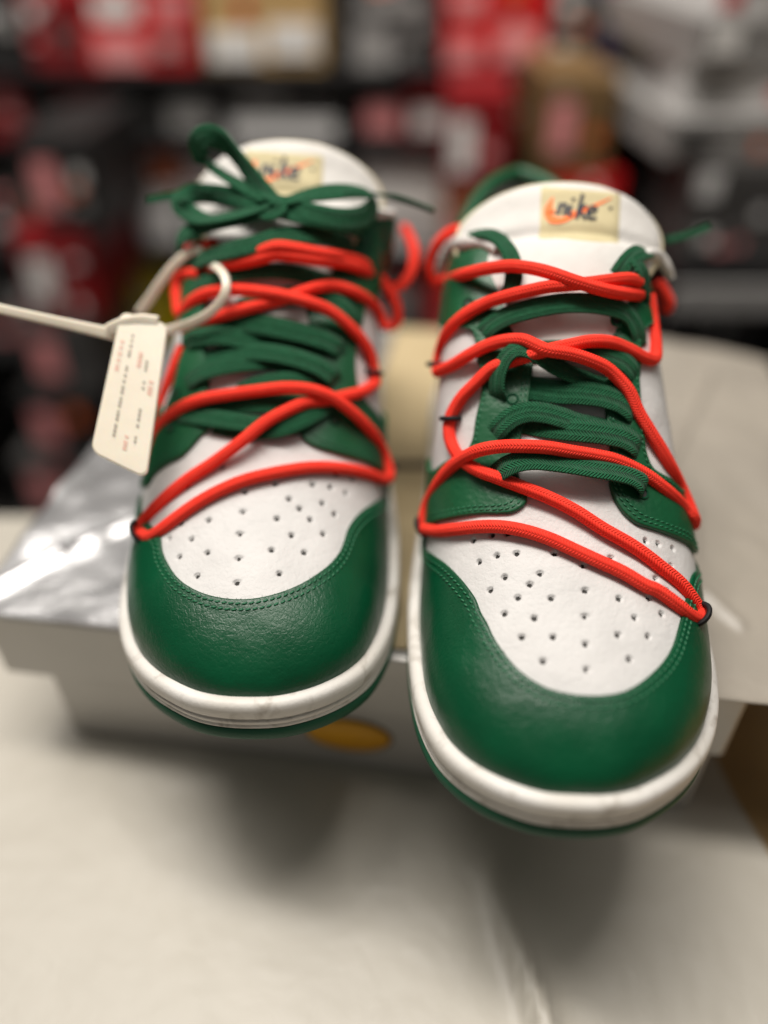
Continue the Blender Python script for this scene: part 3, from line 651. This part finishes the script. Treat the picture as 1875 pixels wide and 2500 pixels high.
def eyelet(sh, T, x, y):
    h = sh.hit(*src(T, x, y)); loc, n = h; u = n.orthogonal().normalized(); v = n.cross(u); c = loc+n*(2.25*MM)
    ringp = [c+(u*math.cos(w)+v*math.sin(w))*(1.9*MM) for w in np.linspace(0, 2*math.pi, 19)]
    V, F, U = tube(ringp, .45*MM, 6, caps=False); o = sh.part('eyelet', V, F, M_edge)
    sh.part('eyelet_hole', [c-n*.0004]+[c+(u*math.cos(w)+v*math.sin(w))*(1.8*MM) for w in np.linspace(0, 2*math.pi, 12, endpoint=False)], [(0, 1+i, 1+(i+1) % 12) for i in range(12)], M_hole, parent=o)
for sh, T, x, y in ((L_,'TC',1195,1245),(L_,'TC',1240,765),(L_,'TC',165,1060),(L_,'TC',130,1290),(R_,'T5',1205,640),(R_,'TA',660,1150),(R_,'TD',640,440),(R_,'TB',600,1400)): eyelet(sh, T, x, y)
# padded white lining rolls at the collar corners of the open shoe
def roll(sh, T, lst, r, m, name):
    p, _ = trace(sh, T, lst, 2, 50, 3); V, F, U = tube(p, lambda u: r*MM*(.55+.45*math.sin(math.pi*min(max(u, .02), .98))), 12); sh.part(name, V, F, m)
roll(R_, 'TA', [(375,850,0),(430,740,1),(520,665,2),(640,635,3),(770,645,3),(880,700,2)], 3.3, M_pad, 'collar_padding')
roll(R_, 'TB', [(890,770,4),(940,715,5),(1010,705,4),(1090,760,2),(1160,860,0),(1200,950,-2)], 2.6, M_pad, 'collar_padding')
# ---------------------------------------------------------------- things round the shoes
def tag(o, label, cat, group=None):
    o['label'] = label; o['category'] = cat
    if group: o['group'] = group
    return o
def empty(name, loc):
    o = bpy.data.objects.new(name, None); C.objects.link(o); o.location = loc; return o
def rbox(name, lo, hi, m, parent=None, bev=.0015, M=None):
    """bevelled cuboid between two corners, optionally placed by matrix M"""
    bm = bmesh.new(); bmesh.ops.create_cube(bm, size=1)
    for v in bm.verts: v.co = Vector([(a+b)/2+c*(b-a) for a, b, c in zip(lo, hi, v.co)])
    if bev: bmesh.ops.bevel(bm, geom=bm.edges[:], offset=bev, segments=2, affect='EDGES', profile=.5)
    if M is not None: bm.transform(M)
    me = bpy.data.meshes.new(name); bm.to_mesh(me); bm.free(); me.materials.append(m)
    o = bpy.data.objects.new(name, me); C.objects.link(o)
    if parent: o.parent = parent
    return o
def at(T, x, y, d): return CAMP+ray(*src(T, x, y))*d

M_table = mat('brown_table', (.4, .26, .11), .55, .4, (.33, .21, .09), 30)
M_paper = mat('pale_paper', (.47, .442, .385), .45, .45, (.43, .402, .345), 9, (('noise', 14, .35, .01), ('noise', 60, .15, .003)))
M_card = mat('grey_card', (.5, .485, .46), .34, .5, (.44, .43, .41), 12, (('noise', 25, .3, .003),), metal=.35)
M_kraft = mat('kraft_paper', (.5, .4, .24), .7, .25, (.46, .36, .21), 25, (('noise', 400, .2, .0004),))
M_silver = mat('silver_film', (.62, .62, .63), .3, .5, (.5, .5, .515), 18, (('noise', 18, .7, .005), ('noise', 110, .3, .001)), metal=.75, rvar=.08)
M_grey = mat('dull_film', (.36, .325, .275), .4, .5, (.31, .28, .24), 14, (('noise', 30, .5, .004), ('noise', 120, .3, .001)), rvar=.1)
M_floor = mat('dark_floor', (.03, .028, .027), .6, .4, (.018, .017, .016), 8)
M_wall = mat('dark_wall', (.02, .019, .018), .8, .2)
M_metal = mat('black_shelf_metal', (.012, .012, .013), .45, .5)

fl = obj('floor', [(-4,-2,-.8),(4,-2,-.8),(4,4,-.8),(-4,4,-.8)], [(0,1,2,3)], M_floor); fl['kind'] = 'structure'
wl = obj('wall', [(-4,1.75,-.8),(4,1.75,-.8),(4,1.75,2.2),(-4,1.75,2.2)], [(0,1,2,3)], M_wall); wl['kind'] = 'structure'
TZ = -.0893
tb = empty('table', (0, .05, -.8)); tag(tb, 'brown table under the white paper and the box', 'table')
def tbp(n, lo, hi, m=M_table): o = rbox(n, lo, hi, m, None, .002); o.parent = tb; o.matrix_parent_inverse = Matrix.Translation((0, -.05, .8)); return o
tbp('table_top', (-.75, -.45, TZ-.032), (.75, .405, TZ-.003))
for x in (-.7, .7):
    for y in (-.4, .36): tbp('leg', (x-.025, y-.025, -.8), (x+.025, y+.025, TZ-.033), M_metal)
# paper sheet with soft waves and one raised crease
V = []; nx, ny = 260, 110
for i in range(ny+1):
    for j in range(nx+1):
        x = -.70+(.168+.70)*j/nx; y = -.40+.80*i/ny
        xe = x+(.004*math.sin(y*21)+.003*math.sin(y*47+1))*(j/nx)**6
        z = TZ+.0012+.0012*(noise_mod.noise(Vector((x*7, y*7, 3)))+.5)
        cr = (x-(.0585-.27*(y-.10)))/.0042
        if y < .17: z += .010*math.exp(-cr*cr)*min(1, (.17-y)/.06)
        V.append((xe, y, max(z, TZ+.0005)))
sh_ = obj('paper_sheet', V, grid(ny+1, nx+1), M_paper); tag(sh_, 'large creased white paper sheet spread over the table', 'paper')

# the box the shoes stand on
BM = Matrix.Translation((0, .2082, 0)) @ Matrix.Rotation(R(-8.1), 4, 'Z')
bxe = empty('cardboard_box', BM @ Vector((0, .13, TZ))); tag(bxe, 'pale grey cardboard box with yellow oval sticker carrying both sneakers', 'box')
def bp(o): o.parent = bxe; o.matrix_parent_inverse = Matrix.Translation(-bxe.location); return o
bp(rbox('box_body', (-.157, 0, TZ+.002), (.140, .275, -.012), M_card, None, .002, BM))
bp(rbox('lid', (-.1765, -.003, -.042), (.1435, .298, -.0025), M_card, None, .002, BM)).name = 'lid'
# yellow oval sticker with dark rim on the front face
def oval(name, cx, cz, a, b, y, m):
    n = 40; V = [BM @ Vector((cx, y, cz))]+[BM @ Vector((cx+a*math.cos(w), y, cz+b*math.sin(w))) for w in np.linspace(0, 2*math.pi, n, endpoint=False)]
    V += [BM @ Vector((cx+a*1.01*math.cos(w), y+.0006, cz+b*1.01*math.sin(w))) for w in np.linspace(0, 2*math.pi, n, endpoint=False)]
    F = [(0, 1+i, 1+(i+1) % n) for i in range(n)]+[(1+i, 1+n+i, 1+n+(i+1) % n, 1+(i+1) % n) for i in range(n)]
    return bp(obj(name, V, F, m))
oval('sticker_rim', -.0165, -.0615, .0205, .0122, -.0008, mat('sticker_rim', (.12, .06, .01), .5))
oval('sticker', -.0165, -.0615, .019, .0107, -.0012, mat('yellow_sticker', (.75, .36, .01), .5))
CREASE = [(-.176,.240,-.150,.267,.0035),(-.143,.272,-.122,.290,.0026),(-.17,.31,-.13,.40,.002),(.140,.240,.150,.222,.003),(.143,.262,.155,.30,.0025),(.15,.33,.21,.44,.003)]
def sheet(name, x0, x1, y0, y1, z, m, nx, ny, wave, f=None):
    V = []
    for s_ in (0, -.0006):
        for i in range(ny+1):
            for j in range(nx+1):
                x = x0+(x1-x0)*j/nx; y = y0+(y1-y0)*i/ny; p = BM @ Vector((x, y, 0))
                zz = z+wave*max(0, noise_mod.noise(p*22)+.55*noise_mod.noise(p*55)+.1)
                for (ax, ay, bx, by, hh) in CREASE:
                    ux, uy = bx-ax, by-ay; L2 = ux*ux+uy*uy; t = max(0, min(1, ((p.x-ax)*ux+(p.y-ay)*uy)/L2)); dd = math.hypot(p.x-ax-ux*t, p.y-ay-uy*t)
                    zz += hh*math.exp(-(dd/.0022)**2)
                if f: zz = f(x, y, zz)
                V.append((p.x, p.y, zz+s_))
    n0 = (nx+1)*(ny+1); F = grid(ny+1, nx+1)+[tuple(reversed(q)) for q in grid(ny+1, nx+1, off=n0)]
    for i in range(ny):
        for j in (0, nx): F.append((i*(nx+1)+j, (i+1)*(nx+1)+j, (i+1)*(nx+1)+j+n0, i*(nx+1)+j+n0))
    for j in range(nx):
        for i in (0, ny): F.append((i*(nx+1)+j, i*(nx+1)+j+1, i*(nx+1)+j+1+n0, i*(nx+1)+j+n0))
    return obj(name, V, F, m)
def clear(x, y, z):            # flat under the shoes, free to ripple outside
    return min(z, -.0008) if x > -.118 else z
o = sheet('film_sheet', -.181, -.035, -.004, .285, -.0014, M_silver, 110, 160, .0022, clear); tag(o, 'crumpled silver plastic film on the box top left of the sneakers', 'film')
o = sheet('kraft_sheet', -.034, .048, .002, .296, -.0012, M_kraft, 20, 40, .0); tag(o, 'tan kraft paper strip on the box between the two sneakers', 'paper')
def droop(x, y, z):
    z = min(z, -.0006) if x < .13 else z
    return z-(1.6*(x-.146)**2 if x > .146 else 0)
o = sheet('film_sheet', .049, .222, -.006, .300, -.0012, M_grey, 100, 130, .003, droop); tag(o, 'dull beige plastic sheet overhanging the right end of the box', 'film')
o = rbox('black_strip', (-.05, .1265, -.0011), (.06, .1315, -.0002), M_black, None, 0, BM @ Matrix.Rotation(R(9), 4, 'Z') @ Matrix.Translation((.02, 0, 0))); tag(o, 'narrow black strip across the kraft paper between sneakers', 'tape')  # thin black bar laid across the kraft sheet

# ---------------------------------------------------------------- hang tag on its plastic tie
M_ny = mat('cream_nylon', (.78, .72, .6), .4, .45, (.73, .67, .55), 40, (('noise', 200, .2, .0005),), sss=.3)
M_pr1 = mat('dark_tag_print', (.36, .32, .26), .6); M_pr2 = mat('faded_red_tag_print', (.72, .46, .37), .6)
tr = empty('zip_tie_tag', at('T3', 700, 1000, .305)); tag(tr, 'cream plastic tag on a zip tie looped round the cords', 'tag')
def tp(o): o.parent = tr; o.matrix_parent_inverse = Matrix.Translation(-tr.location); return o
Q = [at('T3', 728, 150, .322), at('T3', 1010, 228, .3155), at('T3', 880, 1154, .2995), at('T3', 545, 990, .303)]
_n = (Q[1]-Q[0]).cross(Q[3]-Q[0]).normalized(); _r = ray(*src('T3', 880, 1154)); Q[2] = CAMP+_r*((Q[0]-CAMP).dot(_n)/_r.dot(_n))
def plate(a, b): return Q[0].lerp(Q[1], a).lerp(Q[3].lerp(Q[2], a), b)
pn = (Q[1]-Q[0]).cross(Q[3]-Q[0]).normalized()
if pn.dot(CAMP-Q[0]) < 0: pn = -pn
out = []
W0, H0 = (Q[1]-Q[0]).length, (Q[3]-Q[0]).length; rr = .0032
for cx, cy, a0 in ((rr, rr, 180), (W0-rr, rr, 270), (W0-rr, H0-rr, 0), (rr, H0-rr, 90)):
    for k in range(7):
        w = R(a0+k*15); out.append(((cx+rr*math.cos(w))/W0, (cy+rr*math.sin(w))/H0))
n = len(out); V = []; F = []
for ins, z in ((0, -.0006), (0, .0003), (.02, .0007)):
    for a, b in out: V.append(plate(a+(.5-a)*ins*2, b+(.5-b)*ins)+pn*z)
for k in range(2):
    for i in range(n): F.append((k*n+i, k*n+(i+1) % n, (k+1)*n+(i+1) % n, (k+1)*n+i))
F += [tuple(reversed(range(n))), tuple(range(2*n, 3*n))]
tp(obj('tag_plate', V, F, M_ny, smooth=False))
def marks(name, cols, m, seed):
    rnd = random.Random(seed); V = []; F = []
    for a, b0, b1, w in cols:
        b = b0
        while b < b1:
            l = rnd.uniform(.012, .03)
            q = len(V); V += [plate(a-w/2, b)+pn*.0009, plate(a+w/2, b)+pn*.0009, plate(a+w/2, b+l)+pn*.0009, plate(a-w/2, b+l)+pn*.0009]; F.append((q, q+1, q+2, q+3))
            b += l+rnd.choice((.006, .006, .02))
    tp(obj(name, V, F, m))
marks('printed_text', [(.34,.14,.30,.055),(.34,.36,.86,.05),(.70,.28,.34,.05),(.71,.42,.47,.05),(.72,.60,.72,.05),(.72,.78,.82,.04)], M_pr1, 3)
marks('printed_text', [(.16,.2,.4,.07),(.56,.24,.34,.08),(.84,.4,.5,.09),(.56,.8,.9,.07)], M_pr2, 5)
def strap(name, pts, w, th):
    P = resample(pts, 60); nn = [(CAMP-p).normalized() for p in P]; V, F, U = ribbon(P, nn, w, th); return tp(obj(name, V, F, M_ny))
strap('strap_tail', [at('T3', -260, 60, .345), at('T3', -80, 112, .340), at('T3', 100, 155, .335), at('T3', 300, 200, .330), at('T3', 500, 245, .326), at('T3', 700, 290, .322)], lambda u: 3.6+1.4*u**3, 1.6)
strap('lock_head', [at('T3', 655, 262, .3215), at('T3', 740, 225, .320), at('T3', 850, 205, .3185), at('T3', 950, 215, .317)], lambda u: 5.2, 3.0)
p0, _ = trace(left, 'T1', [(85,1030,8),(140,955,10),(200,865,12),(270,775,13),(335,715,13),(385,690,11),(430,690,8)], 10, 50, 4)
V, F, U = ribbon(p0, [(CAMP-p).normalized() for p in p0], lambda u: 4.2-.6*u, 1.5); tp(obj('tie_loop', V, F, M_ny))
p1, _ = trace(left, 'T1', [(470,760,8),(510,785,12),(548,830,14),(556,895,15),(520,975,15),(440,1045,14),(330,1095,13),(230,1122,12),(150,1122,11)], 10, 60, 4)
V, F, U = ribbon(p1, [(CAMP-p).normalized() for p in p1], lambda u: 3.0+1.0*u, 1.6); tl = tp(obj('tie_loop', V, F, M_ny))
V = []; F = []
for i in range(4, 40):          # ratchet teeth on the inner edge of the tie
    a = p1[i]; d = (p1[i+1]-p1[i-1]).normalized(); s0 = d.cross((CAMP-a).normalized()).normalized()
    capsule(V, F, a-s0*.0013-d*.0003, a-s0*.0020+d*.0003, .00035, Vector((0, 0, 1)))
o = tp(obj('ratchet_teeth', V, F, M_ny)); o['kind'] = 'stuff'

# ---------------------------------------------------------------- shelf of shoe boxes behind, far out of focus
def zpix(y, D): return CAM_H-D*math.tan(PITCH+math.atan((y-1250)/FPX))
def xpix(x, y, D):
    z = zpix(y, D); d = D*math.cos(PITCH)+(CAM_H-z)*math.sin(PITCH); return (x-937.5)/FPX*d
DS = 1.18
shelf = empty('shelf_unit', (0, DS+.2, -.8)); tag(shelf, 'black metal shelving rack holding the stacked boxes behind', 'shelf')
def sp(o): o.parent = shelf; o.matrix_parent_inverse = Matrix.Translation(-shelf.location); return o
ROWS = {k: zpix(y, DS) for k, y in (('A', 168), ('B', 345), ('C', 606), ('D', 850))}
for k, z in ROWS.items(): sp(rbox('shelf_board', (-1.0, DS-.02, z-.007), (1.0, DS+.42, z), M_metal))
for x in (-.99, -.08, .98): sp(rbox('upright', (x-.012, DS+.40, -.8), (x+.012, DS+.424, .6), M_metal))
for x in (-.99, .98): sp(rbox('upright', (x-.012, DS-.045, -.8), (x+.012, DS-.021, .6), M_metal))
PAL = {'red': (.62, .012, .014), 'darkred': (.25, .007, .01), 'kraft': (.58, .38, .16), 'black': (.022, .021, .021), 'grey': (.33, .32, .31), 'dark': (.075, .072, .07),
       'white': (.72, .71, .7), 'orange': (.8, .15, .02), 'beige': (.65, .54, .36), 'pink': (.8, .3, .3), 'brown': (.2, .12, .05), 'yellow': (.6, .46, .01), 'olive': (.08, .09, .05), 'purple': (.05, .03, .14), 'pale': (.85, .83, .8), 'cream': (.6, .56, .44)}
PM = {k: mat(k+'_box_card', v, .5, .4) for k, v in PAL.items()}
def shelf_box(row, x0, x1, y0, y1, col, label, patches=(), lid=None, D=DS, depth=.3, rz=0, lift=None, sc=None):
    """shoe box whose front end spans pixels x0..x1, y0..y1 of the photo at distance D, standing on its shelf"""
    if row in ("B", "C", "D"): y0 -= 15
    ym = (y0+y1)/2; X0, X1 = xpix(x0, ym, D), xpix(x1, ym, D); zt, zb = zpix(y0, D), zpix(y1, D)
    base = ROWS[row] if row else zb
    h = zt-zb; z0 = base if lift is None else lift
    e = empty('shoe_box', ((X0+X1)/2, D, z0)); tag(e, label, 'box', 'boxes stacked in the background')
    M = Matrix.Rotation(R(rz), 4, 'Z')
    w = X1-X0; cut = h*.68
    rbox('box_body', (-w/2+.002, .002, 0), (w/2-.002, depth-.002, cut+.004), PM[col], e, .002, M)
    rbox('lid', (-w/2, 0, cut), (w/2, depth, h), PM[lid or col], e, .002, M)
    rnd = random.Random(label); patches = list(patches)
    for _ in range(5):  # random extra patches: label clutter and painted blurred highlights
        px = rnd.uniform(x0+5, x1-45); py = rnd.uniform(y0+8, y1-40); sw, sh2 = rnd.uniform(16, 46), rnd.uniform(14, 38)
        if all(px > s[1]+3 or px+sw < s[0]-3 or py > s[3]+3 or py+sh2 < s[2]-3 for s in patches): patches.append((px, px+sw, py, py+sh2, rnd.choice(('pale', 'grey', 'white', 'pink', 'red', 'orange'))))
    for sx0, sx1, sy0, sy1, sc_ in patches:
        a, b = (sx0-x0)/(x1-x0)*w-w/2, (sx1-x0)/(x1-x0)*w-w/2; t0, t1 = (1-(sy1-y0)/(y1-y0))*h, (1-(sy0-y0)/(y1-y0))*h
        rbox('label_or_highlight', (a, -.0016, t0), (b, -.0003, t1), PM[sc_], e, 0, M)
    return e, z0+h
B = shelf_box
_, t = B('A', 205, 478, 65, 168, 'red', 'red box under another red box, left of the kraft box', [(235,350,88,160,'pink'),(385,440,90,130,'grey')])
B(None, 205, 478, -60, 62, 'red', 'upper red box with pale label, left of the kraft box', [(220,330,-10,45,'pale'),(370,455,-10,40,'pink')], lift=t)
B('A', 60, 200, -20, 168, 'darkred', 'dark red box at the far left of the top shelf', [(130,190,60,110,'dark')])
B('A', -140, 52, -20, 168, 'black', 'black box cut off by the top left corner', [(0,42,20,80,'grey')])
B('A', 490, 792, -90, 168, 'kraft', 'tan kraft box with two white labels on the top shelf', [(502,625,70,150,'pale'),(650,770,50,135,'pale')])
_, t = B('A', 845, 1065, 40, 168, 'dark', 'dark grey box with round pale label, right of the kraft box', [(865,955,66,165,'grey')])
B(None, 850, 1060, -80, 35, 'dark', 'dark grey box with wide pale band above the round label', [(880,1030,-20,25,'grey')], lift=t)
B('A', 1085, 1342, -60, 168, 'red', 'bright red box with pink labels near the top centre', [(1100,1170,90,158,'pink'),(1215,1322,62,150,'pink'),(1100,1180,-20,30,'pink')])
B('A', 1350, 1470, -20, 168, 'dark', 'charcoal box right of the bright red box', [(1360,1400,0,30,'pale')])
B('A', 1475, 1526, -60, 168, 'purple', 'narrow purple box beside the cream box', [])
B('A', 1532, 1655, -90, 168, 'cream', 'cream box left of the light grey carton', [])
B('B', -60, 60, 200, 345, 'darkred', 'dark red box with pink label at the left edge', [(0,40,225,290,'pink')])
B('B', 70, 145, 215, 345, 'black', 'narrow black box near the left edge', [(90,125,250,300,'dark')])
B('B', 155, 275, 225, 345, 'darkred', 'maroon box in the second row, left side', [(240,270,280,330,'grey')])
B('B', 285, 530, 215, 345, 'black', 'black box with grey label left of the bow', [(410,512,238,318,'grey'),(300,360,260,320,'dark')])
B('B', 545, 830, 205, 345, 'dark', 'dark box with one grey round label behind the bow', [(585,695,212,262,'grey'),(560,820,288,342,'white')])
B('B', 880, 985, 225, 345, 'dark', 'grey box with pink band behind the gap between sneakers', [(890,975,250,320,'pink')])
B('B', 990, 1115, 190, 345, 'darkred', 'crimson box with pale lower label near the centre', [(1000,1110,200,240,'red'),(1010,1105,262,318,'pale')])
B('B', 1140, 1308, 195, 345, 'orange', 'orange box in the second row above the right sneaker', [(1150,1290,295,340,'darkred')])
B('B', 1318, 1440, 170, 345, 'beige', 'beige box left of the red and pink box', [(1335,1385,200,250,'pale')])
B('B', 1448, 1592, 178, 345, 'red', 'red box with large pink label beside the grey cartons', [(1480,1570,190,260,'pink'),(1465,1530,285,335,'pink')])
B('C', -80, 180, 430, 606, 'dark', 'dark box with olive label low on the left', [(60,140,480,560,'olive')])
B('C', 190, 325, 400, 606, 'black', 'black box with grey label low on the left', [(205,298,410,440,'grey')])
_, t = B('C', 332, 446, 470, 606, 'grey', 'grey box under the small orange box', [(345,435,490,590,'white')])
B(None, 332, 446, 385, 466, 'orange', 'small orange box stacked on a grey one', [], lift=t)
B('C', 455, 800, 400, 606, 'white', 'white box mostly hidden behind the bow', [])
B('C', 875, 1108, 395, 606, 'white', 'white box seen between the two sneakers', [(900,1080,420,520,'pale')])
B('C', 1125, 1270, 390, 606, 'brown', 'brown box behind the right sneaker tongue', [(1150,1200,400,440,'beige')])
_, t = B('C', 1300, 1470, 430, 606, 'dark', 'dark box behind the right sneaker label', [])
B(None, 1312, 1462, 352, 428, 'red', 'red box just above the right sneaker tongue', [(1320,1400,352,380,'pink')], lift=t)
B('C', 1480, 1640, 430, 606, 'grey', 'mid grey box right of the red box, low row', [(1500,1560,470,540,'dark')])
B('D', 225, 425, 640, 850, 'yellow', 'yellow box beside the zip tie', [(240,330,720,800,'dark')])
B('D', -100, 210, 690, 850, 'dark', 'dark box low at the left edge', [(20,90,760,820,'darkred')])
B('D', 900, 1060, 660, 850, 'dark', 'dark box low in the gap between the sneakers', [(930,1000,700,760,'grey')])
B('D', 1600, 1875, 680, 850, 'dark', 'dark low box at right behind the beige sheet', [(1620,1700,720,800,'grey')])
# cartons standing closer, on a stool at right
DN = .86
stool = empty('low_shelf', (xpix(1800, 700, DN), DN+.15, -.8)); tag(stool, 'low black stand with grey front rail under the grey cartons', 'stand')
zs = zpix(640, DN)
def stp(o): o.parent = stool; o.matrix_parent_inverse = Matrix.Translation(-stool.location); return o
xs0 = xpix(1650, 640, DN)
stp(rbox('stand_top', (xs0, DN-.01, zs-.02), (xs0+.55, DN+.4, zs), M_metal)); stp(rbox('front_rail', (xs0, DN-.016, zs-.055), (xs0+.55, DN-.0105, zs-.022), PM['grey']))
for x in (xs0+.02, xs0+.53):
    for y in (DN+.02, DN+.37): stp(rbox('leg', (x-.015, y-.015, -.8), (x+.015, y+.015, zs-.021), M_metal))
_, t = B(None, 1672, 2050, 400, 640, 'dark', 'charcoal carton with a white round label at right', [(1690,1740,420,480,'white')], D=DN, lift=zs)
_, t = B(None, 1625, 2000, 290, 398, 'grey', 'grey carton resting on the charcoal carton', [(1650,1740,310,380,'dark')], D=DN+.01, lift=t, rz=4)
_, t = B(None, 1665, 2000, 170, 288, 'white', 'off white carton in the middle of the right stack', [(1700,1790,195,260,'grey')], D=DN+.03, lift=t, rz=-6)
_, t = B(None, 1700, 2000, 50, 168, 'grey', 'grey carton second from the top of the right stack', [(1730,1800,70,140,'pale')], D=DN+.02, lift=t, rz=5)
B(None, 1760, 2000, -70, 48, 'white', 'white carton with red label at the top right corner', [(1765,1810,-20,25,'red')], D=DN+.02, lift=t)
# free-standing towers of boxes in front of the rack
def tower(x0, x1, ytop, D, cols, where):
    z = -.8; n = len(cols); H = (zpix(ytop, D)+.8)/n; rnd = random.Random(where)
    names = ['topmost', 'second from the top', 'third from the top', 'fourth from the top', 'fifth from the top', 'sixth from the top', 'seventh from the top', 'eighth from the top']
    for i in range(n):
        k = n-1-i; yb, ya = None, None
        zt = z+H; d0 = rnd.uniform(-14, 14)
        f = lambda zz: 1250+FPX*math.tan(math.atan((CAM_H-zz)/D)-PITCH)
        y0_, y1_ = f(zt), f(z)
        w = x1-x0; st = [(x0+d0+w*.12, x0+d0+w*.45, y0_+(y1_-y0_)*.25, y0_+(y1_-y0_)*.75, 'pale' if cols[k] in ('red', 'orange', 'darkred', 'grey') else 'pink')]
        B(None, x0+d0, x1+d0, y0_, y1_, cols[k], '%s box, %s of the box tower %s' % (cols[k].replace('darkred', 'dark red').replace('dark ', 'dark ') if cols[k] != 'dark' else 'charcoal', names[k], where), st, D=D, lift=z, rz=rnd.uniform(-9, 9), depth=.28)
        z = zt
tower(1310, 1490, 185, 1.0, ['brown', 'red', 'darkred', 'grey', 'kraft', 'dark', 'red', 'grey'], 'behind the right sneaker')
tower(60, 235, 330, .98, ['black', 'darkred', 'dark', 'black', 'dark', 'black', 'dark'], 'at far left')
tower(1090, 1250, 225, 1.04, ['darkred', 'brown', 'red', 'grey', 'kraft', 'dark', 'red'], 'between the two sneakers')
